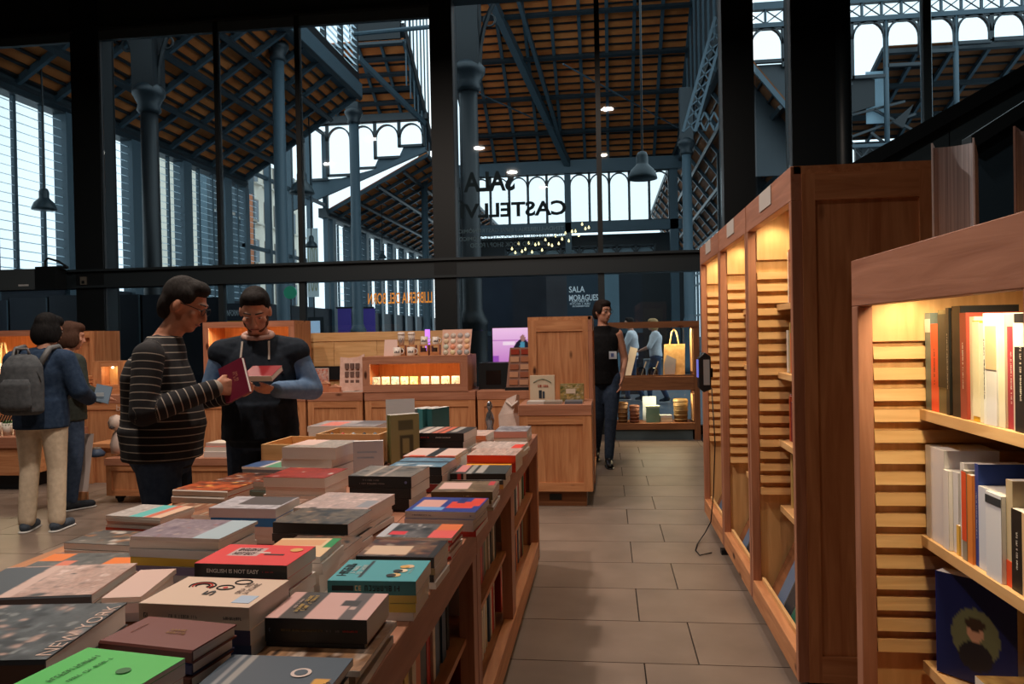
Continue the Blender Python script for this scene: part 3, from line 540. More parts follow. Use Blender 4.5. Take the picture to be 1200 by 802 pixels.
# ================================================================== LIT BOOKCASES AND WOODEN UNITS
PY, PX, PZ = wood('y'), wood('x'), wood('z')
PAY, PAX, PAZ = wood('y', 'pale'), wood('x', 'pale'), wood('z', 'pale')
RUB = mat('black_rubber', S(16, 16, 18), .6)
WARM = (1, .79, .46)
def caster(parent, x, y, r=.042):
    m = MB().tube([(x-.015, y, r), (x+.015, y, r)], r, 14); m.box(x-.03, y-.03, r*1.2, x+.03, y+.03, .095); return m.build('caster', RUB, parent)
def bookcase(label, loc, W, D, H, rz, shelves, z_plain_top, z_plain_bot, light=1.0, plate=True, tray=None, base=.085, sb=.15, F=.05):
    """open towards local -x; local y runs along the aisle (0 near, W far)"""
    t = thing('bookcase', label, 'bookcase', loc, rz)
    B(0, 0, H-.03, D, W, H).build('top_board', PY, t)
    B(-.012, 0, H-.13, .028, W, H-.0).build('header', wood('y', 'red'), t, bevel=.002)
    for y0 in (0, W-F): B(-.012, y0, base, .028, y0+F, H-.13).build('stile', wood('z', 'red'), t, bevel=.002)
    B(-.012, F, base, .028, W-F, base+.10).build('bottom_rail', PY, t, bevel=.002)
    B(.028, .02, base, D, W-.02, base+.025).build('bottom_board', PY, t)
    B(D-.018, .02, base+.02, D, W-.02, H-.03).build('back_panel', PAZ, t)
    for side, (ya, yb) in enumerate(((0, .03), (W-.03, W))):
        B(.028, ya+.008, base+.025, D-.018, yb-.008, H-.03).build('side_panel', PAZ if side and rz == 0 else PZ, t)
        yo = (ya-.002, ya+.008) if side == 0 else (yb-.008, yb+.002)          # outer frame
        for xa, xb in ((.0, .075), (D-.075, D)): B(xa if xa else .028, yo[0], base, xb, yo[1], H-.03).build('side_stile', PZ, t)
        for za, zb in ((base, base+.1), (H-.13, H-.03)): B(.075, yo[0], za, D-.075, yo[1], zb).build('side_rail', PX, t)
        # inner face: plain plank on top, louvre slats below
        yi = yb-.001 if side == 0 else ya+.001; sg = 1 if side == 0 else -1
        a, b = sorted((yi, yi+sg*.014)); B(.03, a, z_plain_top, D-.02, b, H-.035).build('plank', PAZ, t)
        nsl = int((z_plain_top-z_plain_bot)/.0585)
        if side == 1:
            global _sl
            key = ('slat', round(D, 2))
            if key not in SLAT: SLAT[key] = MB().poly([(.03, -.030, 0), (D-.02, -.030, 0), (D-.02, 0, .004), (.03, 0, .004), (.03, -.024, .034), (D-.02, -.024, .034), (D-.02, 0, .034), (.03, 0, .034)], [(0, 3, 2, 1), (4, 5, 6, 7), (0, 1, 5, 4), (1, 2, 6, 5), (2, 3, 7, 6), (3, 0, 4, 7)]).mesh('slat', PAX)
            for i in range(nsl): link('slat', SLAT[key], t, (0, ya+.010, z_plain_bot+i*.0585+.012))
        else:
            for i in range(nsl): link('slat', SLAT_N(D), t, (0, yb-.004, z_plain_bot+i*.0585+.012))
    for z in shelves: B(sb, .045, z-.028, D-.02, W-.045, z).build('shelf', PAY, t)
    if tray:   # slanted display shelf at the bottom
        MB().poly([(.07, .045, base+.06), (.07, W-.045, base+.06), (.22, W-.045, base+.38), (.22, .045, base+.38), (.085, .045, base+.055), (.085, W-.045, base+.055), (.235, W-.045, base+.375), (.235, .045, base+.375)], [(0, 3, 2, 1), (4, 5, 6, 7), (0, 1, 5, 4), (1, 2, 6, 5), (2, 3, 7, 6), (3, 0, 4, 7)]).build('slanted_shelf', wood('y', 'dark'), t)
        B(.028, .045, base+.04, .10, W-.045, base+.054).build('ledge_base', PAY, t); B(.028, .045, base+.054, .042, W-.045, base+.12).build('ledge', PAY, t)
    for x in (.06, D-.06):
        for y in (.07, W-.07): caster(t, x, y)
    if plate: p_ = B(-.016, W*.36, H-.085, -.012, W*.62, H-.005).build('sign_plate', mat('white_card', S(196, 190, 184), .5), t)
    pk = MB().lathe([(.035, 0), (.04, .012), (.04, .02)], 14, (.10, W-.13, H-.05)).build('spot_or_fill_puck', mat('lamp_metal', S(180, 176, 170), .3, .8), t)
    pk2 = MB().lathe([(.0, -.001), (.03, 0)], 14, (.10, W-.13, H-.05)).build('lens', mat('lamp_lens', (1, .82, .5), .3, emit=6), pk)
    MB().lathe([(.035, 0), (.04, .012), (.04, .02)], 14, (.08, W*.45, H-.05)).build('spot_or_fill_puck', MATS['lamp_metal'], t)  # housing of the added second light, the case has only one spot
    if light: add_light('spot_or_fill_beam', 'SPOT', (.10, W-.13, H-.056), 4.2*light, WARM, t, spot_size=R_(125), spot_blend=.7, shadow_soft_size=.03, aim=(.2, W-.02, .2))
    if light: add_light('spot_or_fill_beam', 'SPOT', (.08, W*.45, H-.056), 15*light, WARM, t, spot_size=R_(140), spot_blend=.8, shadow_soft_size=.04, aim=(.2, W, .55))  # wide fill light, added to even out the far panel
    return t
SLAT = {}
def SLAT_N(D):
    k = ('near', round(D, 2))
    if k not in SLAT: SLAT[k] = MB().poly([(.03, .012, 0), (D-.02, .012, 0), (D-.02, 0, .006), (.03, 0, .006), (.03, .020, .036), (D-.02, .020, .036), (D-.02, 0, .036), (.03, 0, .036)], [(0, 3, 2, 1), (4, 5, 6, 7), (0, 1, 5, 4), (1, 2, 6, 5), (2, 3, 7, 6), (3, 0, 4, 7)]).mesh('slat', PAX)
    return SLAT[k]
XF = .71
CASES = {}
CASES['T0'] = bookcase('low lit bookcase nearest the viewer at the right edge, three shelves of books', (XF, 1.36, 0), .97, .50, 1.61, 0, [.49, .84, 1.19], 1.38, .50, 1.3, plate=False)
CASES['T1'] = bookcase('tall lit bookcase with dark panelled side, nearest of the three tall ones', (XF, 3.04, 0), .94, .52, 2.03, 0, [.56, .88, 1.21, 1.54], 1.76, .60, 1.2, tray=True, sb=.12, F=.034)
CASES['T2'] = bookcase('middle one of the three tall lit bookcases', (XF, 4.0, 0), .92, .52, 2.03, 0, [.56, .88, 1.21, 1.54], 1.76, .60, 1.1, tray=True, sb=.12, F=.034)
CASES['T3'] = bookcase('farthest of the three tall lit bookcases, with a scanner on its edge', (XF, 4.94, 0), .94, .52, 2.03, 0, [.56, .88, 1.21, 1.54], 1.76, .60, 1.0, tray=True, sb=.12, F=.034)
CASES['TL'] = bookcase('wooden cabinet with panelled side standing behind the low pedestal', (-.13, 7.86, 0), .94, .56, 1.57, math.pi, [.5, .85, 1.2], 1.35, .5, .8, plate=False)

def pframe(parent, x0, x1, z0, z1, y, fw=.07, th=.02, inset=.012, name='front'):
    """frame-and-panel front facing -y at plane y"""
    B(x0, y, z0, x0+fw, y+th, z1).build('stile', PZ, parent); B(x1-fw, y, z0, x1, y+th, z1).build('stile', PZ, parent)
    B(x0+fw, y, z1-fw, x1-fw, y+th, z1).build('rail', PX, parent); B(x0+fw, y, z0, x1-fw, y+th, z0+fw).build('rail', PX, parent)
    B(x0+fw, y+inset, z0+fw, x1-fw, y+th, z1-fw).build('panel', wood('z', 'pine'), parent)
def pedestal(label, x0, x1, y0, y1, h, base=.09, name='counter_unit', cat='counter', plinth=True):
    t = thing(name, label, cat, ((x0+x1)/2, y0, 0)); w = (x1-x0)/2; d = y1-y0
    pframe(t, -w, w, base, h-.09, .0); B(-w, .02, base, w, d, h-.09).build('carcass', PZ, t); B(-w-.004, -.006, h-.09, w+.004, d, h).build('top', wood('x', 'red'), t, bevel=.003)
    if plinth: B(-w+.05, .06, 0, w-.05, d-.05, base).build('plinth', wood('x', 'dark'), t)
    else:
        for sx in (-1, 1):
            for yy in (.06, d-.06): caster(t, sx*(w-.07), yy)
    return t
# pedestal in front of the cabinet, right of the table end
t = pedestal('low wooden pedestal with knotty panel, at the far end of the book table', -.72, -.13, 6.36, 6.9, .84, .13); B(.23, .03, .13, .30, .5, .75).build('side_stile', PZ, t)
B(-.06, .052, .05, .04, .06, .10).build('finger_slot', STEELD, t)
# back counter run (front at y = 8)
CYF = 8.0; ct = .84
def X8(u, v=463): return ony(u, v, CYF)[0]
units = [(-7.2, -6.05), (-6.0, -4.75), (-4.7, X8(358)), (X8(360), X8(425)), (X8(427), X8(557)), (X8(559), X8(612)+.25)]
unl = ['wooden counter unit left of the backpack wearer', 'wooden counter unit with white lettering behind the man in stripes', 'wooden counter unit hidden behind the two men reading', 'narrow wooden counter unit right of the man in the vest', 'wide wooden counter unit below the lit display case', 'wooden counter unit left of the panelled cabinet']
for (a, b), l in zip(units, unl):
    t = pedestal(l, a+.004, b-.004, CYF, CYF+.62, ct)
    if 'lettering' in l:
        me = fit_text('born', .22, .07, mat('white_print', S(206, 180, 164), .6)); link('lettering', me, t, (X8(147)-(a+b)/2, -.002, .70), (math.pi/2, 0, 0))
def display_case(name, label, x0, x1, y0, d, z0, z1, fw=.06, back=True, light=1, cat='display case', glassf=False):
    """horizontal wooden box open to -y with a warm lit inside"""
    t = thing(name, label, cat, ((x0+x1)/2, y0, z0)); w = (x1-x0)/2; h = z1-z0
    B(-w, 0, 0, w, d, fw*.6).build('bottom', PX, t); B(-w, 0, h-fw*.6, w, d, h).build('top', PX, t)
    for s in (-1, 1): a, b = sorted((s*w, s*(w-.022))); B(a, 0, fw*.6, b, d, h-fw*.6).build('side', PZ, t)
    if back: B(-w+.022, d-.015, fw*.6, w-.022, d, h-fw*.6).build('back', PAZ, t)
    B(-w, -.012, 0, w, 0, fw).build('rail', wood('x', 'red'), t); B(-w, -.012, h-fw, w, 0, h).build('rail', wood('x', 'red'), t)
    for s in (-1, 1): a, b = sorted((s*w, s*(w-fw))); B(a, -.012, fw, b, 0, h-fw).build('stile', wood('z', 'red'), t)
    if glassf: B(-w+fw, .002, fw, w-fw, .006, h-fw).build('glass_front', glass('case_glass', (1, 1, 1), .6, .97), t)
    if light:
        B(-w*.8, .03, h-fw*.6-.012, w*.8, .05, h-fw*.6).build('light_strip', mat('strip_glow', (1, .82, .5), .4, emit=3), t)
        l = add_light('strip_light', 'AREA', (0, .05, h-fw*.6-.02), 2.6*light*max(.5, w), WARM, t, shape='RECTANGLE', size=w*1.6, size_y=.03); l.rotation_euler = (R_(-20), 0, 0)
    return t
xa, xb = X8(425, 430), X8(548, 430)
display_case('display_case', 'long lit glass-fronted display case of postcards on the back counter', xa, xb, CYF+.0, .55, ct, 1.215, .08, light=11, glassf=True)
# low wooden back wall behind the counter
a = ony(345, 391, 9.4); b = ony(535, 388, 9.4)
t = thing('wood_screen', 'low pale plank screen running behind the back counter', 'screen', (0, 9.4, 0)); B(a[0]-.6, 0, 1.38, b[0]+.1, .08, a[2]).build('cap_board', PAX, t)
for i in range(5): xx0 = a[0]-.6+i*(b[0]-a[0]+.7)/5; B(xx0, .01, 0, xx0+(b[0]-a[0]+.7)/5-.004, .06, 1.38).build('board', PAX, t)
B(a[0]+.15, -.02, .9, a[0]+.75, .0, 1.07).build('dark_niche', STEELD, t)
# lit cabinet behind the man in the vest
a = ony(238, 378, 8.7); b = ony(345, 378, 8.7)
pedestal('plain wooden base under the lit cabinet behind the man in the vest', a[0], b[0], 8.7, 9.2, ct-.025)
display_case('lit_cabinet', 'tall lit cabinet with yellow inside behind the man in the vest', a[0], b[0], 8.7, .5, ct-.02, a[2], .07, light=9)
# left wall cases
a = ony(0, 386, 8.7); b = ony(110, 386, 8.7)
display_case('lit_cabinet', 'lit wooden cabinet with hanging bag at far left', a[0]-.6, b[0]-.62, 8.7, .5, .78, a[2]-.02, .07, light=9)
t = pedestal('wooden counter under the lit cabinet at far left', a[0]-.6, a[0]+.35, 8.66, 9.25, .78)
t = thing('tall_panel', 'wooden end panel with recess right of the two visitors', 'cabinet', (b[0]-.28, 8.7, 0)); B(-.30, 0, 0, -.24, .5, b[2]-.02).build('stile', PZ, t); B(.22, 0, 0, .28, .5, b[2]-.02).build('stile', PZ, t); B(-.24, .0, b[2]-.1, .22, .5, b[2]-.02).build('rail', PX, t); B(-.24, .05, 0, .22, .08, b[2]-.1).build('panel', PZ, t)
# bench at far left
q = ony(0, 512, 6.95); t = thing('low_bench', 'low wooden display bench at the left edge', 'bench', (q[0]-.3, 6.9, 0)); B(-1.2, 0, .42, .62, .9, .52).build('top', wood('x', 'red'), t); B(-1.18, .02, .15, .6, .06, .42).build('front', PX, t); B(.56, .06, .15, .60, .88, .42).build('side', PX, t); B(-1.1, .1, 0, .5, .8, .15).build('plinth', STEELD, t)
# low crate with casters in front of the counter + small stool box
p = onz(125, 584, .05); q = ony(270, 545, p[1]); t = thing('rolling_crate', 'low wooden crate on casters behind the man in stripes', 'crate', (p[0], p[1], 0)); w = q[0]-p[0]+.25
pframe(t, 0, w, .07, .34, 0, .05); B(0, .02, .07, w, .6, .34).build('carcass', PX, t); B(-.01, -.01, .34, w+.01, .62, .40).build('top', wood('x', 'red'), t)
for xx in (.08, w-.1): caster(t, xx, .08, .03); caster(t, xx, .5, .03)
p = onz(104, 567, 0); t = thing('stool_box', 'small open wooden box used as a stool beside the crate', 'box', (p[0], p[1], 0)); B(0, 0, 0, .04, .35, .36).build('side', PZ, t); B(.30, 0, 0, .34, .35, .36).build('side', PZ, t); B(0, 0, .36, .34, .35, .40).build('top', PX, t); B(.04, .05, 0, .30, .35, .36).build('back', PZ, t)
# display window unit at the end of the aisle
DY = 10.35; a = ony(712, 376, DY); b = ony(819, 376, DY); x0, x1 = a[0]-.02, b[0]; zt = b[2]; zm = ony(770, 466, DY)[2]; zb = ony(770, 515, DY)[2]
E_ = thing('display_window', 'two-tier wooden display unit with open glass back at the end of the aisle', 'display case', ((x0+x1)/2, DY, 0)); w = (x1-x0)/2
WX, WZ = wood('x', 'dark'), wood('z', 'dark'); zmid0, zmid1 = ony(770, 453, DY)[2], ony(770, 441, DY)[2]; zf = ony(770, 510, DY)[2]
zl0 = .14
for s in (-1, 1): u0, u1 = sorted((s*w, s*(w-.075))); B(u0, 0, .0, u1, .45, zt).build('side', WZ, E_)
B(-w, -.01, zt-.08, w, .45, zt).build('top', WX, E_); B(-w+.075, -.01, zmid0-.02, w-.075, .45, zmid1-.01).build('middle_shelf', WX, E_); B(-w+.075, -.012, zmid1-.005, w-.075, .0, zmid1+.015).build('shelf_lip', WX, E_)
B(-w+.075, -.01, zl0, w-.075, .45, zl0+.08).build('bottom_shelf', WX, E_); B(-w+.1, .02, 0, w-.1, .1, zl0).build('kick_board', mat('kick', S(70, 84, 90), .6), E_); B(-w+.075, -.012, zmid0-.05, w-.075, 0, zmid0-.02).build('apron', WX, E_)
for zz in (zt-.09, zmid0-.11): B(w-.09, .06, zmid1+.05 if zz > 1 else zl0+.1, w-.08, .30, zz).build('lit_cheek', PAZ, E_)
add_light('shelf_light', 'AREA', (.25, .15, zt-.1), 9, WARM, E_, shape='RECTANGLE', size=.6, size_y=.05); add_light('shelf_light', 'AREA', (.1, .15, zmid0-.07), 7, WARM, E_, shape='RECTANGLE', size=.7, size_y=.05)
DISP = dict(x0=x0, x1=x1, y=DY, zm=zmid1-.01, zl=zl0+.08)

# ---------------- the long book table
TX0, TX1, TY0, TY1, TZ = -1.66, -.43, .75, 4.78, .80
tb = thing('book_table', 'long wooden book table with shelves below, running down the left of the aisle', 'table', (0, 0, 0))
for i in range(5): xx0 = TX0+.046+i*(TX1-TX0-.092)/5; B(xx0, TY0+.03, TZ-.03, xx0+(TX1-TX0-.092)/5-.002, TY1-.03, TZ).build('top_plank', wood('y', 'red'), tb)
for ya, yb in ((TY0, 2.5), (2.504, TY1)): B(TX1-.045, ya, TZ-.095, TX1, yb, TZ+.005).build('rail', wood('y', 'red'), tb, bevel=.002)
B(TX0, TY0, TZ-.095, TX0+.045, TY1, TZ).build('rail', PY, tb); B(TX0, TY1-.03, TZ-.095, TX1-.045, TY1, TZ).build('end_rail', PX, tb); B(TX0, TY0, TZ-.095, TX1, TY0+.03, TZ).build('end_rail', PX, tb)
for y in (TY0, 2.44, 2.52, 3.44, TY1-.06): B(TX1-.05, y, .06, TX1-.004, y+.07 if y != 3.44 else y+.12, TZ-.095).build('post', wood('z', 'red'), tb)
for y in (TY0, 2.5, TY1-.06): B(TX0+.004, y, .06, TX0+.05, y+.06, TZ-.095).build('post', PZ, tb)
B(TX1-.045, TY0, .04, TX1, TY1, .15).build('bottom_rail', PY, tb, bevel=.002); B(TX0+.1, TY0+.03, .10, TX1-.04, TY1-.03, .13).build('bottom_board', PY, tb)
B(TX1-.34, TY0+.05, .435, TX1-.03, TY1-.05, .455).build('mid_shelf', PY, tb); B(TX1-.36, TY0+.02, .10, TX1-.34, TY1-.03, TZ-.03).build('back_board', wood('y', 'dark'), tb); B(TX1-.32, TY1-.04, .05, TX1, TY1-.0, TZ-.095).build('end_panel', PZ, tb)
for y in (1.0, TY1-.3):
    for x in (TX0+.2, TX1-.2): caster(tb, x, y, .035)

# ================================================================== BOOKS
CN = {'white': (236, 234, 228), 'cream': (226, 214, 186), 'light grey': (186, 186, 188), 'grey': (120, 122, 124), 'charcoal': (62, 64, 66), 'black': (22, 22, 24), 'red': (206, 44, 40), 'dark red': (120, 34, 40), 'coral': (232, 96, 84), 'orange': (232, 128, 44), 'yellow': (232, 196, 60), 'olive': (110, 104, 66), 'green': (62, 170, 70), 'sage': (150, 164, 120), 'teal': (64, 146, 154), 'blue': (40, 84, 170), 'pale blue': (160, 190, 216), 'navy': (30, 40, 78), 'slate': (66, 80, 94), 'brown': (116, 72, 46), 'tan': (186, 144, 100), 'pink': (226, 170, 160), 'purple': (100, 70, 120), 'lilac': (176, 160, 186)}
def cname(c): return min(CN, key=lambda k: sum((a-b)**2 for a, b in zip(CN[k], c)))
PAGE = mat('page_edges', S(222, 212, 196), .85); PAGEW = mat('page_edges_white', S(228, 224, 218), .85)
CVR = attr_mat('book_cover', .42, .4); PRT = attr_mat('cover_print', .4, .4)
ORD = ['', 'first', 'second', 'third', 'fourth', 'fifth', 'sixth', 'seventh', 'eighth', 'ninth', 'tenth', 'eleventh', 'twelfth', 'thirteenth', 'fourteenth', 'fifteenth', 'sixteenth', 'seventeenth', 'eighteenth', 'nineteenth', 'twentieth']
def ordn(i):
    if i <= 20: return ORD[i]
    return {2: 'twenty', 3: 'thirty', 4: 'forty'}[i//10]+('-'+ORD[i % 10] if i % 10 else 'th')
def book(label, loc, rot, L, W, T, cov, spine=None, hard=False, white=True, group=None, name='book', back=None):
    """local x along the spine (length L), spine at y=0, fore-edge at y=W, thickness T up; front cover on top"""
    spine = spine or cov; back = back or cov; o = .003 if hard else 0; b = .0025 if hard else .0008
    t = thing(name, label, 'book', loc, 0, group); t.rotation_euler = rot; cf, cs, cb = S(*cov), S(*spine), S(*back)
    m = MB().box(0, 0, T-b, L, W, T, c=cf).box(0, 0, 0, L, W, b, c=cb)
    if hard: m.poly([(0, 0, 0), (L, 0, 0), (L, 0, T), (0, 0, T), (0, -.004, T*.15), (L, -.004, T*.15), (L, -.004, T*.85), (0, -.004, T*.85)], [(0, 4, 5, 1), (4, 7, 6, 5), (7, 3, 2, 6), (0, 3, 7, 4), (1, 5, 6, 2)], c=cs)
    else: m.poly([(0, -.0008, 0), (L, -.0008, 0), (L, -.0008, T), (0, -.0008, T), (0, .0006, 0), (L, .0006, 0), (L, .0006, T), (0, .0006, T)], [(0, 1, 2, 3), (4, 7, 6, 5), (0, 3, 7, 4), (1, 5, 6, 2), (3, 2, 6, 7), (0, 4, 5, 1)], c=cs)
    m.build('cover', CVR, t)
    B(o, .0006, b, L-o, W-o, T-b).build('page_block', PAGEW if white else PAGE, t)
    return t
KEEP = {'ENGLISH IS NOT EASY', 'ENGLISH IS\nNOT EASY', 'NEW YORK', '5', 'gb', 'Juan Goytisolo'}
def ptop(t, L, W, T, fn, nx=30, ny=22, inset=0): return print_grid('cover_print', t, L-2*inset, W-2*inset, nx, ny, fn, PRT, (L/2, W/2, T+.0005))
def ttext(t, body, L, W, T, cx, cy, w, h, col, rot=90, bold=.01, up=.0012):
    me = fit_text(body, w, h, cmat(col), bold=bold) if body in KEEP else glyph_marks(w, h, 1+body.count('\n'), cmat(col), len(body)*7+int(w*999))
    return link('title', me, t, (L*cx, W*cy, T+up), (0, 0, R_(rot)))
def stext(t, body, L, T, cx, w, h, col, bold=.01, flip=False, cz=.5):
    me = fit_text(body, w, h, cmat(col), bold=bold) if body in KEEP else glyph_marks(w, h, 1, cmat(col), len(body)*5+int(w*999))
    return link('spine_title', me, t, (L*cx, -.0052 if t.get('hard') else -.0018, T*cz), (math.pi/2, math.pi if flip else 0, 0))
def photo(seed, cols, k=10, sx=.16, sy=.16, con=1.6):
    if k <= 16: k, sx, sy, con = k*2, sx*.6, sy*.6, con*1.25
    def fn(s, t):
        f1 = np.clip((field(s, t, seed, k, sx, sy)-.5)*con+.5, 0, 1); f2 = np.clip((field(s, t, seed+1, k, sx*.5, sy*.5)-.5)*con*1.3+.5, 0, 1)
        c = lerp(S(*cols[0]), S(*cols[1]), f1)
        for i, q in enumerate(cols[2:]): f = np.clip((field(s, t, seed+5+i, k, sx*.7, sy*.7)-.62)*6, 0, 1); c = c*(1-f[..., None])+np.array(S(*q))[None, None]*f[..., None]
        rr = np.random.default_rng(seed+77).uniform(.78, 1.12, s.shape); return np.clip(c*(1-.4*f2[..., None])*rr[..., None], 0, 1)
    return fn
def bands(base, bs, over=None):
    """bs: (s0,s1,t0,t1,colour)"""
    def fn(s, t):
        c = lerp(S(*base), S(*base), s) if over is None else over(s, t)
        for s0, s1, t0, t1, q in bs: k = (s >= s0) & (s <= s1) & (t >= t0) & (t <= t1); c[k] = S(*q)
        return c
    return fn
WORDS = ['la ciutat', 'el born', 'historia', 'barcelona', 'cuina', 'novel·la', 'mercat', 'memòria', 'poesia', 'el mar', 'viatges', 'llibre', 'un estiu', 'les hores']
TOPZ = TZ
def stack(short, xy, L, W, ang, ztop, T, cov, spine=None, lower=(), hard=False, fn=None, pages=False, white=True, nx=52, label=None, zb=None):
    """a pile; the named book on top, `lower` (colour, spine colour) below down to the table"""
    zb = TOPZ+.006 if zb is None else zb; n = len(lower); rest = ztop-zb-T; x, y = xy
    fl = lambda a: (0, 0, R_(a))
    def place(z, dx, dy, da, l, w, th, c, s, h, lab, grp=None):
        if pages:   # fore-edge towards the viewer
            q = R_(ang+da+180); px, py = x+dx+l*math.cos(R_(ang)), y+dy+l*math.sin(R_(ang)); ox, oy = -w*math.sin(R_(ang)), w*math.cos(R_(ang)); t = book(lab, (px+ox, py+oy, z), (0, 0, q), l, w, th, c, s, h, white, grp)
        else: t = book(lab, (x+dx, y+dy, z), fl(ang+da), l, w, th, c, s, h, white, grp)
        t['hard'] = int(h); return t
    if n:
        th = rest/n; z = zb
        for i in range(n-1, -1, -1):
            c, s = lower[i] if isinstance(lower[i][0], tuple) else (lower[i], lower[i])
            place(z, random.uniform(-.004, .006), random.uniform(-.004, .006), random.uniform(-1.5, 1.5), L*random.uniform(.96, 1.0), W*random.uniform(.95, 1.0), th-.0006, c, s, hard, '%s book, %s from top in pile under %s' % (cname(s), ordn(i+2), short)); z += th
        z0 = z
    else: z0 = ztop-T
    t = place(z0, 0, 0, 0, L, W, T, cov, spine, hard, label or '%s on top of its pile on the table' % short)
    if fn: ptop(t, L, W, T, fn, nx, int(nx*.75))
    del_ = t.pop('hard', None) if False else None
    return t
W_, K_ = (232, 228, 220), (24, 24, 26)
# ---- right-hand row of the table (near to far)
t = stack('slate-blue emblem book', (-.655, 1.095), .216, .19, 0, .872, .012, (66, 80, 94), lower=[(66, 80, 94), (52, 66, 80), (66, 80, 94), (60, 74, 88)], fn=bands((66, 80, 94), [(.08, .13, 0, 1, (140, 142, 146)), (.17, .22, 0, 1, (150, 148, 146)), (.84, .95, .36, .56, (222, 160, 50))]))
MB().disc(.017, .0134, (.15, .125), 20).build('emblem', cmat((216, 196, 188)), t); MB().disc(.011, .0140, (.15, .125), 16).build('emblem_ring', cmat((66, 80, 94)), t); ttext(t, 'gb', .232, .19, .012, .895, .46, .018, .014, (70, 50, 20))
stack('sepia photograph book', (-.642, 1.295), .212, .235, 0, .846, .010, (120, 84, 56), W_, lower=[(150, 120, 90), W_], fn=photo(21, [(96, 60, 34), (196, 150, 110), (40, 26, 18), (226, 200, 180)], 12, .1, .2))
t = stack('pink and black thriller', (-.642, 1.386), .196, .146, 0, .90, .044, (214, 170, 160), K_, lower=[((30, 30, 32), K_)], zb=.8475, fn=bands((216, 172, 164), [(.13, .38, 0, 1, (66, 60, 56)), (.72, .86, 0, 1, (96, 84, 82)), (.62, .8, .5, .7, (60, 52, 50)), (.74, .8, .35, .45, (200, 170, 160))]))
ttext(t, 'EL CAMINO\nDE LA NOCHE', .196, .146, .046, .27, .5, .11, .022, (214, 176, 90)); ttext(t, 'una novela', .196, .146, .046, .19, .5, .07, .007, (220, 200, 190)); stext(t, 'EL CAMINO DE LA NOCHE', .196, .046, .36, .10, .006, (120, 100, 60)); stext(t, 'EDITORIAL', .196, .046, .84, .03, .005, (206, 50, 40)); stext(t, 'i', .196, .046, .06, .003, .008, (90, 110, 130)); stext(t, 'relatos', .196, .046, .67, .03, .005, (150, 140, 140))
t = stack('teal comic book', (-.612, 1.634), .196, .155, 1, .892, .030, (80, 162, 170), (60, 140, 150), lower=[((236, 226, 150), (222, 206, 110)), ((232, 210, 190), (214, 196, 90)), W_], fn=bands((84, 166, 174), [(.30, .34, .15, .95, (40, 44, 48))]))
ttext(t, 'Google', .196, .155, .030, .1, .5, .11, .03, (20, 40, 44)); ttext(t, 'NO\nlo sabe', .196, .155, .030, .24, .5, .08, .03, (220, 226, 220)); stext(t, 'Google no lo sabe', .196, .030, .62, .10, .017, (16, 34, 38), flip=True); B(.01, -.002, .009, .058, -.0012, .02).build('spine_block', cmat((24, 40, 44)), t); stext(t, 'jo', .196, .030, .35, .02, .015, (226, 214, 160))
for i, c in enumerate(((230, 190, 130), (236, 214, 180), (226, 190, 150))):
    MB().disc(.013, .0312, (.14+.008*i, .04+.032*i), 16).build('drawn_face', cmat(c), t); MB().disc(.011, .0318, (.132+.008*i, .036+.032*i), 16).build('drawn_hair', cmat((24, 26, 30) if i < 2 else (220, 170, 90)), t)
ttext(t, 'Cinc anys', .196, .155, .030, .86, .5, .06, .008, (190, 226, 226))
t = stack('painting-covered book', (-.621, 1.856), .197, .156, -1, .882, .026, (206, 176, 150), (30, 26, 24), lower=[((226, 216, 200), (150, 130, 90)), ((40, 36, 34), K_), W_], fn=bands((196, 160, 130), [(.0, 1, 0, .05, (30, 24, 22)), (.92, 1, 0, 1, (30, 24, 22)), (.06, .62, .12, .62, (222, 190, 160))], photo(33, [(186, 140, 100), (120, 60, 44), (226, 196, 170), (60, 34, 30)], 8)))
stack('red and black magazine', (-.644, 2.10), .215, .155, -2, .866, .006, (60, 60, 64), W_, lower=[(226, 70, 60), W_, (220, 120, 110), (232, 226, 220), W_, (226, 60, 50)], fn=bands((70, 68, 70), [(.68, 1, 0, .55, (236, 96, 92)), (.70, 1, .55, 1, (232, 120, 60)), (.12, .34, .16, .42, (230, 50, 60)), (0, .1, 0, 1, (190, 190, 196))], photo(5, [(40, 40, 42), (120, 116, 116), (190, 186, 184)], 10, .08, .2)))
t = stack('blue and red novel', (-.625, 2.345), .222, .205, -3, .882, .022, (44, 62, 150), (206, 196, 190), lower=[((44, 62, 150), (196, 186, 182)), (W_, (190, 180, 176)), ((200, 60, 50), (190, 50, 40))], fn=bands((40, 56, 140), [(.06, .42, .2, .8, (226, 170, 160)), (.06, .5, .1, .3, (120, 170, 226)), (.52, .9, .25, .7, (232, 70, 50)), (.8, .97, .4, .95, (232, 70, 50)), (.6, .72, .6, .95, (30, 40, 110))]))
stext(t, 'CARTAS AL MAR', .222, .022, .24, .07, .005, (90, 90, 110)); stext(t, 'o', .222, .022, .93, .006, .006, (60, 70, 120))
t = stack('olive-brown book', (-.62, 2.685), .217, .20, 1, .872, .028, (116, 96, 66), (92, 78, 44), lower=[(90, 76, 44), (W_, (200, 190, 170)), (W_, (170, 150, 120))], fn=bands((120, 100, 72), [(.06, .56, .25, .85, (226, 186, 176)), (.85, .95, .6, .95, (200, 60, 70))], photo(8, [(116, 92, 66), (150, 126, 96), (90, 70, 50)]))); stext(t, 'ANAGRAMA', .217, .028, .6, .04, .005, (200, 186, 130))
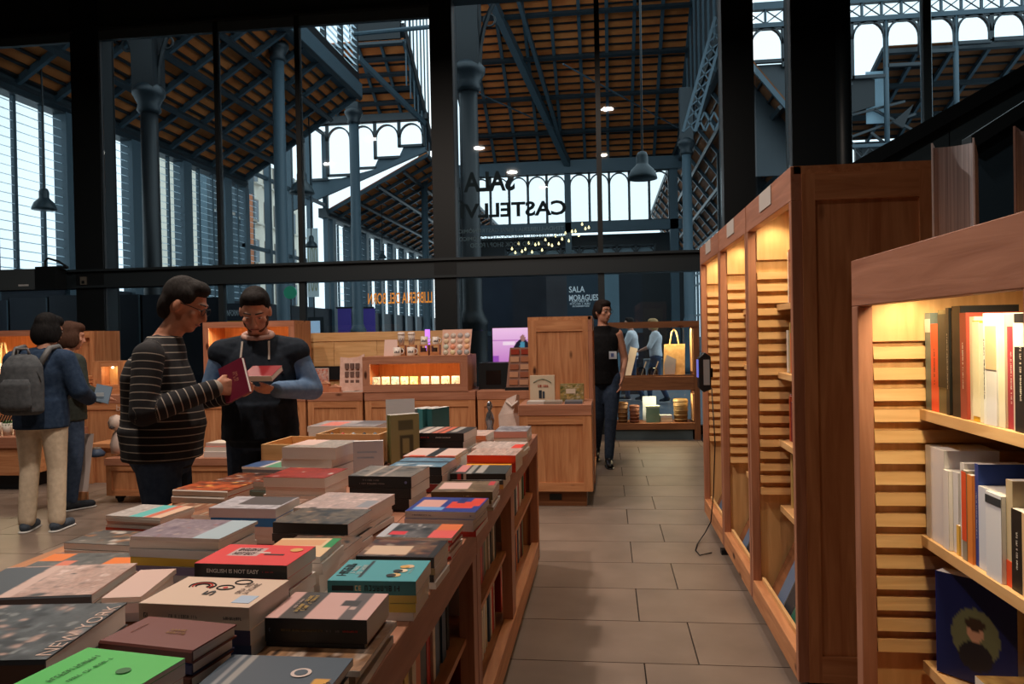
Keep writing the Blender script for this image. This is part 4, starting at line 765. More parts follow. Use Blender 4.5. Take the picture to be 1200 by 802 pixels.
t = stack('grey and pink striped book', (-.632, 3.075), .226, .205, 0, .866, .024, (60, 62, 60), (24, 24, 24), lower=[(W_, (60, 60, 58)), (W_, (220, 170, 90))], fn=bands((58, 62, 60), [(.06, .24, .2, 1, (216, 140, 136)), (.28, .38, 0, 1, (160, 156, 150)), (.44, .58, .1, 1, (176, 170, 164))])); B(.03, -.002, 0, .045, -.001, .024).build('spine_band', cmat((190, 60, 60)), t); B(.055, -.002, 0, .066, -.001, .024).build('spine_band', cmat((190, 180, 170)), t)
stack('yellow-orange pamphlet', (-.625, 3.33), .20, .10, 0, .846, .012, (240, 170, 50), lower=[(W_, (220, 150, 60))], fn=bands((240, 168, 50), [(.5, .8, .3, .7, (200, 90, 40))]))
stack('red-spined pale book', (-.63, 3.45), .222, .22, -3, .882, .034, (226, 196, 184), (214, 60, 34), lower=[((226, 196, 184), (206, 56, 30))], fn=photo(61, [(226, 196, 182), (206, 170, 156), (236, 214, 204)], 14, .05, .3))
stack('red-stickered pink book', (-.67, 3.80), .245, .24, -4, .862, .022, (226, 206, 196), (210, 190, 182), lower=[(W_, (180, 170, 160)), W_], fn=bands((226, 204, 194), [(.80, 1, .0, .6, (236, 70, 50))], photo(62, [(228, 206, 196), (206, 184, 174), (240, 220, 210)], 14, .05, .3)))
stack('grey-pink corner book', (-.63, 4.30), .185, .26, 0, .88, .034, (120, 116, 120), (206, 150, 136), lower=[(W_, (206, 200, 190)), (W_, (90, 90, 90))], fn=photo(63, [(110, 106, 112), (170, 166, 170), (206, 202, 206)]))
stack('pale orange-edged book', (-.92, 4.28), .25, .26, -4, .862, .02, (226, 190, 176), (200, 120, 80), lower=[(W_, (220, 180, 150)), W_], fn=photo(64, [(224, 190, 176), (236, 206, 194)]))
# ---- second row
t = stack('red textbook ENGLISH IS NOT EASY', (-.868, 1.545), .206, .148, -2, .952, .028, (238, 66, 64), (30, 26, 26), lower=[((238, 66, 64), K_), (W_, K_), ((238, 66, 64), K_), ((238, 66, 64), (40, 30, 30))], fn=bands((238, 66, 66), [(.18, .52, .42, .82, (206, 180, 176))], None), label='red textbook with black spine titled ENGLISH IS NOT EASY on its pile')
stext(t, 'ENGLISH IS NOT EASY', .206, .028, .42, .116, .0085, (216, 210, 206), .02); stext(t, 'lit', .206, .028, .80, .03, .004, (170, 40, 40)); ttext(t, 'ENGLISH IS\nNOT EASY', .206, .148, .028, .35, .62, .05, .05, (70, 40, 40), 0, .005)
MB().disc(.014, .0295, (.178, .11), 18).build('drawn_hat', cmat((226, 170, 90)), t); B(.12, .07, .0286, .165, .078, .0292).build('drawn_figure', cmat((40, 30, 30)), t); B(.10, .082, .0286, .128, .09, .0292).build('drawn_sleeve', cmat((230, 210, 200)), t)
stack('green-cornered guide', (-.805, 1.702), .15, .16, 2, .922, .014, (238, 206, 170), W_, lower=[W_, (236, 226, 214), W_, W_], fn=bands((240, 206, 160), [(.86, 1, .5, 1, (40, 150, 80)), (0, .8, .6, .9, (230, 170, 120))]))
stack('low dark collage book', (-.865, 1.885), .185, .19, -2, .874, .030, (90, 80, 66), (84, 74, 44), lower=[(W_, (120, 106, 60)), (W_, K_)], fn=photo(71, [(70, 58, 46), (150, 110, 80), (40, 38, 36), (206, 110, 80)], 12, .09, .12))
stack('high dark collage book', (-.945, 2.105), .225, .185, -4, .902, .03, (66, 66, 64), (40, 38, 36), lower=[(W_, (50, 46, 44)), ((60, 58, 56), K_), W_], fn=photo(72, [(56, 58, 60), (130, 116, 100), (30, 30, 32), (190, 150, 120)], 12, .08, .14))
stack('thick pink-white book', (-.975, 2.325), .24, .24, -6, .894, .034, (232, 206, 198), (206, 196, 188), lower=[W_, (W_, (200, 190, 180)), W_], fn=bands((234, 206, 198), [(.8, .97, .15, .55, (150, 150, 156)), (.2, .3, .0, .06, (60, 50, 50))], photo(73, [(234, 208, 200), (226, 196, 188), (206, 186, 184)])))
t = stack('stone-grey and black novel', (-.925, 2.70), .235, .22, -4, .925, .040, (110, 102, 94), (16, 16, 18), lower=[((110, 102, 94), (18, 18, 20)), ((200, 190, 180), (18, 18, 20))], fn=bands((110, 104, 96), [(.24, .30, 0, 1, (176, 160, 146)), (.5, .56, 0, 1, (170, 150, 140))], photo(74, [(96, 92, 86), (140, 130, 120), (70, 66, 62)])))
stext(t, 'ALBERT SÁNCHEZ', .235, .04, .36, .075, .007, (150, 140, 136), cz=.66); stext(t, 'EL BOSC A LA NIT', .235, .04, .38, .10, .007, (160, 150, 146), cz=.36); MB().tube([(.215, -.002, .02), (.215, -.0016, .02)], .005, 12).build('spine_seal', cmat((110, 120, 170)), t)
stack('blue-black novel', (-.87, 3.02), .22, .22, -4, .905, .034, (120, 160, 186), (26, 28, 32), lower=[(W_, (26, 26, 28)), (W_, (120, 30, 28))], fn=bands((110, 150, 176), [(0, 1, .45, .6, (30, 40, 52)), (.5, .8, .05, .2, (206, 214, 220))], photo(75, [(120, 160, 186), (70, 110, 140), (190, 206, 214)])))
stack('pink and black pamphlet', (-.90, 3.36), .235, .24, -3, .892, .016, (226, 190, 176), (200, 120, 90), lower=[((206, 150, 100), (150, 100, 60)), W_, W_], fn=bands((228, 196, 184), [(.45, .62, 0, 1, (36, 36, 38)), (.1, .42, .0, .12, (220, 80, 60)), (.66, 1, .0, .1, (200, 60, 40))]))
t = stack('striped black manual', (-.985, 3.82), .28, .26, -5, .936, .042, (56, 54, 52), (20, 18, 18), lower=[((50, 50, 50), (20, 18, 18)), (W_, (60, 56, 52))], fn=bands((54, 52, 50), [(.06, .18, 0, 1, (190, 176, 166)), (.22, .36, 0, 1, (206, 190, 180)), (.4, .5, 0, 1, (210, 120, 100)), (.54, .64, 0, 1, (220, 110, 80)), (.7, .82, .2, 1, (176, 168, 160))]))
stext(t, 'CAMILLERI', .28, .042, .24, .075, .009, (190, 50, 40)); stext(t, 'MANUAL PRÀCTIC', .28, .042, .62, .10, .009, (190, 184, 180))
# ---- middle rows
t = stack('big cream book numbered 500', (-.876, 1.36), .222, .16, -3, .932, .042, (228, 200, 178), (206, 190, 172), lower=[((228, 200, 178), (60, 60, 90)), (W_, (40, 60, 100)), (W_, (120, 130, 120))], fn=None, label='big cream book marked 500 with looping red and black logo')
for i, (r0, cc) in enumerate(((.021, (30, 30, 32)), (.016, (220, 70, 60)), (.011, (30, 30, 32)))):
    MB().tube([(.066+r0*1.25*math.cos(a), .105+r0*math.sin(a), .0425) for a in np.linspace(-.6, 3.6, 16)], .0018, 4).build('logo_loop', cmat(cc), t)
for i, (xx, yy) in enumerate(((.118, .10), (.138, .135))):
    MB().tube([(xx+.017*math.cos(a), yy+.013*math.sin(a), .0425) for a in np.linspace(0, 6.28, 18)], .0018, 4).build('logo_ring', cmat((30, 28, 30)), t)
ttext(t, '5', .226, .165, .042, .46, .40, .026, .022, (30, 30, 32)); MB().disc(.005, .0428, (.118, .10), 12).build('logo_dot', cmat((220, 70, 60)), t); ttext(t, 'GRAFISME\nCATALÀ', .226, .165, .042, .74, .6, .07, .03, (120, 100, 90), 90, 0); B(.175, .02, .0422, .21, .06, .0428).build('price_sticker', cmat((176, 196, 220)), t)
stext(t, 'GRAFISME CATALÀ', .226, .042, .4, .07, .008, (90, 84, 80), 0); stext(t, 'n&o', .226, .042, .07, .018, .012, (50, 48, 48)); stext(t, 'editors', .226, .042, .84, .04, .008, (70, 70, 72), 0)
stack('lilac illustrated magazine', (-1.22, 1.865), .25, .19, -4, .922, .008, (176, 160, 172), (206, 200, 196), lower=[W_, (200, 206, 210), (W_, (206, 180, 60)), (W_, (110, 110, 150)), (W_, (170, 180, 190))], fn=bands((180, 164, 176), [(.7, 1, 0, 1, (176, 196, 206))], photo(81, [(190, 172, 180), (140, 120, 140), (220, 196, 190), (206, 120, 110)], 14, .07, .1)))
stack('ochre art book', (-1.0, 1.62), .125, .2, 0, .836, .014, (150, 120, 80), (90, 80, 60), lower=[(90, 84, 70)], fn=bands((150, 120, 80), [(0, .4, .6, 1, (140, 136, 120))], photo(82, [(120, 90, 50), (190, 130, 70), (90, 60, 30), (220, 200, 170)], 12, .1, .1)))
t = stack('white photo-cover book', (-1.205, 2.235), .215, .17, -2, .912, .028, (206, 200, 206), (206, 200, 210), lower=[((40, 120, 190), (34, 116, 190)), (W_, (206, 190, 186)), (W_, (210, 196, 190))], fn=bands((212, 206, 210), [(.3, .97, .3, 1, (90, 84, 84))], photo(83, [(206, 202, 208), (196, 190, 198)])))
t2 = [o for o in bpy.data.objects if o.type == 'EMPTY' and o.get('label', '').startswith('blue book, second from the top in the pile under the white book')]
if t2: stext(t2[0], 'montaña   barcelona', .20, .024, .5, .12, .008, (150, 190, 226), 0)
stack('brown cookery book', (-1.57, 2.66), .225, .165, -7, .882, .022, (170, 84, 44), (206, 196, 184), lower=[(W_, (200, 190, 180)), (W_, (180, 160, 140))], fn=photo(84, [(96, 40, 22), (206, 96, 44), (240, 170, 90), (120, 50, 30)], 9, .16, .12), hard=True)
stack('rust-coloured book', (-1.53, 2.45), .22, .17, -4, .842, .016, (150, 90, 60), W_, lower=[W_], fn=photo(85, [(140, 80, 50), (190, 130, 90), (206, 180, 150)], 8, .05, .3))
stack('dark recipe book', (-1.56, 2.93), .25, .18, -6, .862, .016, (60, 36, 26), (180, 176, 170), lower=[(W_, (170, 176, 170)), (90, 110, 100)], fn=photo(86, [(40, 26, 20), (150, 70, 34), (230, 150, 90), (200, 190, 180)], 12, .1, .1))
stack('green and blue leaflet', (-1.60, 3.26), .215, .17, -6, .862, .010, (90, 150, 120), W_, lower=[(W_, (110, 120, 130)), W_, W_], fn=bands((96, 156, 124), [(0, .45, 0, 1, (70, 96, 140)), (.4, .5, 0, 1, (206, 200, 196))]))
stack('pale tan guide', (-1.30, 2.45), .24, .2, -5, .856, .014, (206, 170, 150), (200, 190, 186), lower=[W_, (W_, (206, 150, 130))], fn=photo(87, [(206, 170, 150), (150, 110, 90), (226, 200, 190)]))
stack('red-covered hardback', (-1.29, 2.80), .248, .21, -5, .902, .038, (170, 50, 36), (206, 200, 184), lower=[(W_, (200, 194, 180)), (W_, (206, 200, 190))], pages=True, fn=photo(88, [(176, 52, 34), (120, 36, 28), (220, 130, 90), (230, 210, 200)], 8, .1, .12))
stack('thick beige printed block', (-1.37, 3.16), .245, .235, -6, .962, .050, (206, 186, 170), (226, 200, 186), lower=[(W_, (210, 196, 186)), (W_, (170, 50, 40)), (W_, (206, 190, 180))], pages=True, fn=bands((222, 206, 196), [(.55, 1, .0, .7, (230, 196, 184))], photo(89, [(190, 176, 160), (220, 206, 196), (160, 150, 140)], 14, .05, .08)))
stack('grey and red magazine', (-1.595, 4.01), .38, .27, -2, .95, .03, (190, 180, 176), (186, 170, 160), lower=[(W_, (170, 160, 150)), W_, (W_, (190, 170, 150)), W_], pages=True, fn=bands((210, 190, 180), [(.55, .85, .2, .9, (232, 130, 110)), (0, .4, 0, .6, (110, 100, 100))], photo(90, [(206, 190, 184), (160, 150, 150), (230, 150, 130)])))
# ---- front-left corner
t = stack('large dark NEW YORK book', (-1.313, 1.118), .40, .27, 7, .905, .045, (60, 66, 72), (40, 44, 48), lower=[((90, 20, 46), (80, 16, 40)), ], hard=True, fn=photo(91, [(40, 50, 56), (110, 120, 124), (28, 32, 36), (206, 172, 158), (150, 156, 156)], 40, .03, .045, 2.6), nx=96, label='large dark city photograph book titled NEW YORK at the bottom left')
ttext(t, 'NEW YORK', .415, .265, .045, .93, .5, .235, .026, (220, 190, 176), 90, -.01)
stack('pink photo book with portrait', (-1.427, 1.518), .31, .235, 10, .872, .022, (214, 184, 172), (60, 66, 72), lower=[((50, 56, 62), (46, 50, 54)), (W_, (150, 156, 166)), (W_, (130, 140, 150))], fn=bands((214, 180, 166), [(.0, .34, 0, .98, (80, 88, 94)), (.36, .44, 0, 1, (216, 186, 174))], photo(92, [(220, 190, 178), (196, 160, 146), (80, 82, 82), (236, 210, 200)], 22, .06, .06, 2.2)), hard=True, nx=72)
stack('narrow pink-white paperback', (-1.105, 1.58), .085, .205, 10, .862, .012, (222, 190, 178), W_, lower=[(W_, (190, 186, 190)), (W_, (150, 156, 166))])
stack('flat orange-tabbed book', (-1.52, 1.85), .27, .15, 4, .836, .010, (80, 84, 82), (120, 116, 110), lower=[(70, 70, 72)], fn=bands((90, 92, 90), [(0, .24, .5, .95, (240, 130, 50)), (.72, 1, .1, .7, (244, 128, 40)), (.26, .4, 0, .5, (230, 130, 100))], photo(93, [(90, 94, 92), (150, 146, 140), (60, 62, 62)], 10, .06, .1)))
t = stack('worn maroon hardback', (-.862, 1.226), .186, .116, -9, .915, .022, (116, 56, 48), (90, 40, 30), lower=[((40, 44, 80), (40, 44, 86)), ((110, 50, 40), (90, 46, 36)), ((36, 44, 84), (36, 46, 96)), ((100, 46, 36), (86, 40, 32))], hard=True); ttext(t, 'L.FRANK', .196, .122, .022, .14, .5, .05, .006, (160, 110, 96), 90, 0); ttext(t, 'El mundo\nmaravilloso', .196, .122, .022, .55, .5, .05, .024, (150, 110, 50), 0, 0)
t = stack('bright green exercise book', (-.888, 1.045), .19, .155, -9, .914, .008, (72, 196, 84), (40, 120, 60), lower=[((226, 230, 226), (60, 150, 80)), ((190, 60, 50), (190, 60, 50)), ((226, 230, 226), (220, 220, 216)), ((40, 140, 70), (40, 130, 66)), (W_, (90, 130, 150))]); ttext(t, 'GRAMÀTICA', .208, .165, .008, .22, .5, .12, .014, (36, 120, 50), 90, 0); ttext(t, 'catalana', .208, .165, .008, .36, .5, .1, .010, (36, 120, 50), 90, 0); MB().disc(.011, .0092, (.13, .09), 16).build('printed_dot', cmat((40, 110, 50)), t)
stack('dark edge magazine', (-1.56, 2.07), .22, .15, -5, .846, .018, (84, 80, 76), (150, 146, 150), lower=[(W_, (150, 146, 156))], pages=True, fn=photo(94, [(70, 66, 62), (120, 112, 100), (160, 110, 70), (200, 190, 180)]))
stack('white and turquoise magazine', (-1.555, 2.255), .20, .16, -8, .882, .006, (214, 206, 200), W_, lower=[W_, (226, 190, 176), W_, (210, 90, 70), W_, (W_, (60, 90, 100)), W_], fn=bands((216, 206, 200), [(.42, .66, 0, 1, (96, 190, 186)), (.70, .82, 0, 1, (216, 110, 80)), (.84, 1, 0, 1, (230, 190, 160))], photo(95, [(220, 212, 206), (170, 160, 156), (200, 206, 210)], 10, .06, .06)))
# ---- standing books and sign, wooden trays, figurines
def upright(label, p, rz, L, W, T, cov, spine=None, fn=None, lean=0, hard=False, zb=None, cat=None):
    """standing book: spine vertical, front cover towards local -y after the turn"""
    z = TOPZ+.006 if zb is None else zb; t = book(label, (p[0], p[1], z), (0, 0, 0), L, W, T, cov, spine, hard)
    t.rotation_euler = (Matrix.Rotation(rz, 4, 'Z') @ Matrix.Rotation(lean, 4, 'X') @ Matrix(((0, 1, 0, 0), (0, 0, -1, 0), (-1, 0, 0, L), (0, 0, 0, 1)))).to_euler(); 
    M = Matrix.Translation((p[0], p[1], z)) @ Matrix.Rotation(rz, 4, 'Z') @ Matrix.Rotation(lean, 4, 'X') @ Matrix(((0, 1, 0, 0), (0, 0, -1, 0), (-1, 0, 0, L), (0, 0, 0, 1))); t.location = M.to_translation(); t.rotation_euler = M.to_euler()
    if fn: ptop(t, L, W, T, fn)
    return t
upright('small pale blue notebook standing before the wooden tray', (-1.085, 3.25), R_(12), .17, .125, .026, (206, 214, 226), (90, 130, 190), bands((208, 214, 226), [(.25, .3, .1, .8, (150, 176, 206)), (.4, .44, .1, .7, (150, 176, 206)), (.8, .9, .05, .15, (40, 60, 90))]))
upright('sage green book with black ornamental title standing on the table', (-1.05, 3.68), R_(38), .235, .15, .016, (150, 156, 112), (110, 112, 70), bands((150, 156, 112), [(.12, .32, .25, .8, (90, 96, 70)), (.42, .9, .3, .78, (70, 76, 56)), (.5, .8, .42, .64, (150, 156, 112))]))
upright('second sage green book standing behind the first', (-1.068, 3.702), R_(38), .235, .15, .018, (140, 146, 100), (110, 112, 70))
upright('white standing card with a dark blue arch', (-1.15, 3.98), R_(20), .285, .15, .012, (206, 210, 216), (190, 196, 204), bands((206, 210, 216), [(.55, .95, .3, .8, (30, 40, 70)), (.48, .56, .38, .72, (30, 40, 70))]), lean=R_(-6))
for i, (c, l) in enumerate((((150, 160, 160), 'pale grey book standing first in the small row near the table end'), ((60, 130, 136), 'teal book standing second in the small row near the table end'), ((40, 96, 100), 'dark teal book standing third in the small row near the table end'))): upright(l, (-1.13+i*.055, 4.36), R_(64), .20, .16, .035, c, c, None)
def tray(label, p, rz, L, W, h, c):
    t = thing('wooden_tray', label, 'tray', (p[0], p[1], TOPZ+.006), rz); th = .012
    B(0, 0, 0, L, W, .01).build('bottom', PAX, t); B(0, 0, .01, L, th, h).build('front', PAX, t); B(0, W-th, .01, L, W, h).build('back', PAX, t); B(0, th, .01, th, W-th, h).build('side', PAY, t); B(L-th, th, .01, L, W-th, h).build('side', PAY, t)
    return t
tray('pale wooden tray of small goods behind the beige block', (-1.405, 3.64), R_(-4), .325, .26, .15, 0); tray('pale wooden tray by the man in the vest', (-1.62, 3.50), R_(-4), .19, .30, .12, 0)
for i in range(5):
    t = thing('keyring_pouch', 'small shiny pouch in the wooden tray, %s from the left' % ordn(i+1), 'pouch', (-1.36+i*.055, 3.74, .817), random.random()); MB().lathe([(0, 0), (.02, .01), (.026, .05), (.02, .1), (.008, .13), (0, .135)], 10).build('body', cmat(((60, 70, 80), (190, 60, 50), (170, 176, 180), (40, 44, 50), (120, 130, 136))[i]), t, True); MB().lathe([(.009, .10), (.012, .11), (.009, .12)], 8).build('tie', cmat((200, 190, 170)), t)
t = thing('figurine', 'small silver figurine standing at the far right of the table', 'figurine', (-.70, 4.62, TOPZ+.006)); MB().lathe([(.03, 0), (.032, .02), (.018, .06), (.028, .10), (.02, .14), (.008, .16), (.018, .185), (.012, .21), (0, .22)], 14).build('body', mat('silver', S(150, 156, 166), .25, .9), t, True); MB().lathe([(.034, 0), (.034, .008)], 14).build('base', STEELD, t)

# ---- books on the shelf bookcases: spines towards the aisle (-x)
def shelf_row(items, x, y, z, where, side=-1, depth=.15, step=-1, xj=.0, start=1):
    """items (thickness, height, colour, title or None); runs along y from y, towards the viewer when step=-1"""
    for i, it in enumerate(items):
        T, Hh, c = it[:3]; xx = x+random.uniform(0, .012)+xj
        y0 = y-T if step < 0 else y
        z_ = z+.001
        # local x -> world -z?  spine vertical: use upright matrix with the spine facing the aisle
        M = Matrix(((0, 1, 0, xx), (0, 0, -1, y0+T), (-1, 0, 0, z_+Hh), (0, 0, 0, 1))) if side < 0 else Matrix(((0, -1, 0, xx), (0, 0, 1, y0), (-1, 0, 0, z_+Hh), (0, 0, 0, 1)))
        t = book('%s book, %s from %s end, %s' % (cname(c), ordn(i+start), 'far' if step < 0 else 'near', where), (0, 0, 0), (0, 0, 0), Hh, depth*random.uniform(.85, 1), T-.0008, c, c, False, True)
        t.location = M.to_translation(); t.rotation_euler = M.to_euler()
        for e in it[3:]:
            if isinstance(e, str):
                me = (fit_text if e in KEEP else (lambda b_, w_, h_, m_, bold=0: glyph_marks(w_, h_, 1, m_, len(b_))))(e, Hh*.55, T*(.42 if e in KEEP else .17), cmat((236, 232, 226) if sum(c) < 330 else (40, 38, 40)), bold=.01); link('spine_title', me, t, (Hh*.5, -.0018, T*.5), (math.pi/2, 0, 0))
            else:
                a, b, q = e; B(Hh*a, -.0022, .0004, Hh*b, -.0009, T-.0012).build('spine_band', cmat(q), t)
        y += step*T
w = 'top shelf of the low bookcase'
shelf_row([(.036, .265, (106, 116, 110), (.062, .2, (190, 196, 180))), (.048, .235, (232, 84, 50), 'POLÍTICA'), (.06, .27, (104, 92, 62), (.038, .75, (60, 54, 40))), (.019, .275, (30, 30, 28), 'la nit'), (.012, .272, (70, 64, 48), (.018, .6, (150, 130, 80))), (.049, .278, (24, 22, 22)), (.034, .26, (150, 64, 50), 'HISTÒRIA'), (.024, .25, (226, 214, 180)), (.036, .24, (224, 178, 44), (.012, .95, (236, 226, 190))), (.030, .234, (230, 226, 200)), (.010, .256, (236, 236, 232), 'Juan Goytisolo'), (.05, .236, (222, 222, 224), (.04, .46, (200, 180, 140))), (.03, .252, (226, 216, 190)), (.036, .225, (150, 48, 60), 'CAMINS'), (.012, .226, (190, 180, 170)), (.052, .252, (28, 28, 32), (.08, .28, (226, 222, 214)), 'ESSENCIAL'), (.04, .25, (30, 30, 34), 'ciutats'), (.03, .24, (220, 170, 50)), (.05, .25, (40, 40, 44)), (.04, .23, (206, 200, 190))], .866, 2.274, 1.19, w)
w = 'middle shelf of the low bookcase'
shelf_row([(.057, .252, (226, 222, 224)), (.064, .252, (222, 218, 222)), (.032, .205, (228, 224, 224)), (.031, .205, (220, 216, 220)), (.015, .075, (226, 180, 80)), (.025, .236, (226, 224, 222)), (.024, .222, (150, 140, 124), (.015, .78, (220, 80, 40))), (.027, .215, (220, 130, 60)), (.019, .246, (40, 70, 150), 'TRACTAT'), (.058, .196, (206, 214, 230)), (.072, .196, (222, 226, 236), (.037, .13, (40, 50, 60))), (.029, .236, (202, 184, 150), (.76, 1, (226, 80, 40))), (.049, .178, (28, 26, 26), 'EL PROCÉS'), (.034, .178, (226, 190, 150)), (.06, .236, (44, 56, 72), (.6, .78, (140, 150, 162)), 'DRETS'), (.05, .19, (30, 32, 36)), (.05, .22, (200, 196, 190)), (.04, .2, (90, 60, 50))], .866, 2.274, .84, w)
# bottom shelf: big blue portrait book and flat magazines
M = Matrix.Translation((.90, 2.235, .495)) @ Matrix.Rotation(R_(-50), 4, 'Z') @ Matrix(((0, 1, 0, 0), (0, 0, -1, 0), (-1, 0, 0, .27), (0, 0, 0, 1)))
t = book('big dark blue book with oval portrait on the lowest visible shelf', (0, 0, 0), (0, 0, 0), .27, .2, .045, (26, 34, 84), (30, 44, 170), False); t.location = M.to_translation(); t.rotation_euler = M.to_euler()
def _oval(s, tt):
    c = lerp(S(26, 34, 84), S(26, 34, 84), s); e = ((s-.55)/.27)**2+((tt-.5)/.3)**2; c[e < 1] = S(110, 112, 80); c[((s-.50)/.1)**2+((tt-.5)/.11)**2 < 1] = S(200, 150, 120); c[((s-.43)/.06)**2+((tt-.5)/.13)**2 < 1] = S(60, 44, 34); c[((s-.74)/.14)**2+((tt-.5)/.22)**2 < 1] = S(40, 36, 40); return c
ptop(t, .27, .2, .045, _oval, 40, 40)
for i, (y, l, cols, T) in enumerate(((1.76, 'orange and brown art book lying flat on the lowest visible shelf', [(150, 84, 44), (236, 190, 110), (90, 44, 24)], .022), (1.45, 'yellow and dark red magazine lying flat on the lowest visible shelf', [(120, 40, 40), (230, 206, 90), (60, 40, 40)], .02))):
    z = .4915
    for k in range(3):
        lab = l if k == 2 else '%s pale book in the flat pile under the %s' % (('bottom', 'middle')[k], 'orange art book' if i == 0 else 'yellow magazine')
        tt = book(lab, (.885, y+.27, z), (0, 0, R_(-90)), .30, .26, T, cols[0] if k == 2 else (206, 200, 190), (222, 216, 206)); z += T+.0008
        if k == 2: ptop(tt, .30, .26, T, photo(120+i, cols+[(206, 190, 170)]))
# tall bookcases: only what shows past the near stile
pal = [(214, 206, 200), (60, 80, 130), (180, 60, 50), (226, 220, 210), (70, 100, 90), (196, 120, 90), (40, 44, 60), (206, 180, 110), (150, 160, 170), (230, 226, 220), (120, 50, 60), (90, 130, 150), (236, 236, 232), (200, 90, 60)]
pick = random.Random(5)
for cs, y1, n in (('T1', 3.92, 8), ('T2', 4.86, 0), ('T3', 5.82, 0)):
    nm = {'T1': 'nearest', 'T2': 'middle', 'T3': 'farthest'}[cs]
    for z, sn in ((1.54, 'top'), (1.21, 'second'), (.88, 'third'), (.56, 'fourth')):
        if cs != 'T1': continue
        shelf_row([(pick.uniform(.02, .045), pick.uniform(.19, .27), pick.choice(pal)) for _ in range(n)], .866, y1-.012, z, '%s shelf of the %s tall bookcase' % (sn, nm), depth=.16)
    for k in range(5 if cs == 'T1' else 3):
        c = ((90, 110, 140), (40, 44, 52), (40, 96, 80), (226, 222, 214), (170, 50, 50))[k]; yy = y1-.2-k*.13
        M = Matrix.Translation((.779, yy, .163)) @ Matrix.Rotation(R_(-90), 4, 'Z') @ Matrix.Rotation(R_(-25.1), 4, 'X') @ Matrix(((0, 1, 0, 0), (0, 0, -1, 0), (-1, 0, 0, .24), (0, 0, 0, 1)))
        t = book('%s book leaning on the slanted shelf, %s tall bookcase, %s from far end' % (cname(c), nm, ordn(k+1)), (0, 0, 0), (0, 0, 0), .24, .12, .02, c); t.location = M.to_translation(); t.rotation_euler = M.to_euler()
# shelves below the table, spines towards the aisle (+x)
pal2 = [(226, 214, 190), (206, 60, 50), (60, 66, 72), (232, 200, 90), (200, 190, 176), (120, 40, 40), (236, 232, 224), (60, 90, 120), (30, 30, 32), (190, 150, 100), (226, 220, 206), (90, 110, 80), (214, 120, 60)]
low = MB()
for (ya, yb), bn in (((1.55, 2.42), 'near'), ((2.63, 3.42), 'middle'), ((3.58, 4.68), 'far')):
    for z, sn in ((.456, 'upper'), (.131, 'lower')):
        items = []; y = ya
        while y < yb-.05:
            T = pick.uniform(.026, .052); h_ = pick.uniform(.18, .235) if sn == 'upper' else pick.uniform(.19, .27); c_ = pick.choice(pal2)
            if sn == 'lower': x_ = TX1-.075-random.uniform(0, .02); low.box(x_-.15, y, z, x_, y+T-.001, z+h_, c=S(*c_)); low.box(x_-.148, y+.002, z+h_-.001, x_-.002, y+T-.003, z+h_+.0005, c=S(222, 214, 200))
            items.append((T, h_, c_)); y += T
        if sn == 'upper': shelf_row(items, TX1-.075, ya, z, '%s shelf under the table, %s bay' % (sn, bn), side=1, depth=.15, step=1)
tag(low.build('row_of_books', CVR), 'closely packed row of mixed books on the lowest shelf under the table', 'books', kind='stuff')
# two big books standing on the low bookcase, fore-edges to the viewer
for (u0, v0, u1, v1, y, lab, c) in ((1091, 168, 1139, 276, 2.0, 'large pale art book standing on the low bookcase, page edges towards the viewer', (206, 204, 208)), (1187, 148, 1235, 258, 1.62, 'large book cut off by the right edge, standing on the low bookcase', (150, 120, 110))):
    a, b = ony(u0, v0, y), ony(u1, v1, y); Hh = a[2]-1.612; Tt = b[0]-a[0]
    t = thing('art_book', lab, 'book', (a[0], y, 1.612), R_(-26 if u0 < 1150 else -36)); cv = MB().box(0, 0, 0, .004, .22, Hh).box(Tt-.004, 0, 0, Tt, .22, Hh).box(0, .216, 0, Tt, .22, Hh); cv.build('cover', cmat(c), t)
    n = 14; pts = [(.004+(Tt-.008)*i/n, .008+.012*math.sin(math.pi*i/n), ) for i in range(n+1)]
    MB().prism([(p[0], p[1]) for p in pts]+[(Tt-.004, .215), (.004, .215)], 'z', .006, Hh-.01).build('page_block', noisy('page_striation', S(150, 148, 156), S(206, 204, 210), (220, 2, 1.5), .85), t)

# ================================================================== SMALL GOODS
GB = ct+.0005; TOPC = 1.2155
CER = mat('white_ceramic', S(226, 216, 208), .3, spec=.5)
def mug(label, p, rz=0, r=.040, h=.092, c=None, g=None):
    t = thing('mug', label, 'mug', p, rz, g); m = c or CER
    MB().lathe([(r*.92, 0), (r, .006), (r, h), (r-.004, h), (r-.005, .01), (0, .009)], 20).build('body', m, t, True)
    MB().tube([(r-.003, 0, h*.8), (r+.018, 0, h*.82), (r+.03, 0, h*.55), (r+.02, 0, h*.28), (r-.003, 0, h*.22)], .006, 6).build('handle', m, t, True)
    for k in range(4): a = -math.pi/2+(k-1.5)*.35; B(r*math.cos(a)-.006, r*math.sin(a)-.0015, h*.35, r*math.cos(a)+.006, r*math.sin(a)+.0015, h*(.5+.1*(k % 2))).build('print', cmat((90, 86, 90)), t)
    return t
def on8(u, y=8.12): return ony(u, 412, y)[0]
def wood_block(label, p, w, d, h):
    t = thing('display_block', label, 'block', p); B(-w/2, 0, 0, w/2, d, h*.35).build('base', PX, t); B(-w/2, 0, h*.35, -w/2+.015, d, h).build('side', PZ, t); B(w/2-.015, 0, h*.35, w/2, d, h).build('side', PZ, t); B(-w/2, 0, h, w/2, d, h+.012).build('top', PX, t); MB().tube([(0, .03, h*.35), (0, .03, h*.8)], .025, 12).build('printed_ring', cmat((60, 40, 30)), t); return t
mug('white mug standing left on the display case', (on8(466), 8.10, TOPC), R_(10)); mug('white mug standing second from left on the display case', (on8(482), 8.10, TOPC), R_(10))
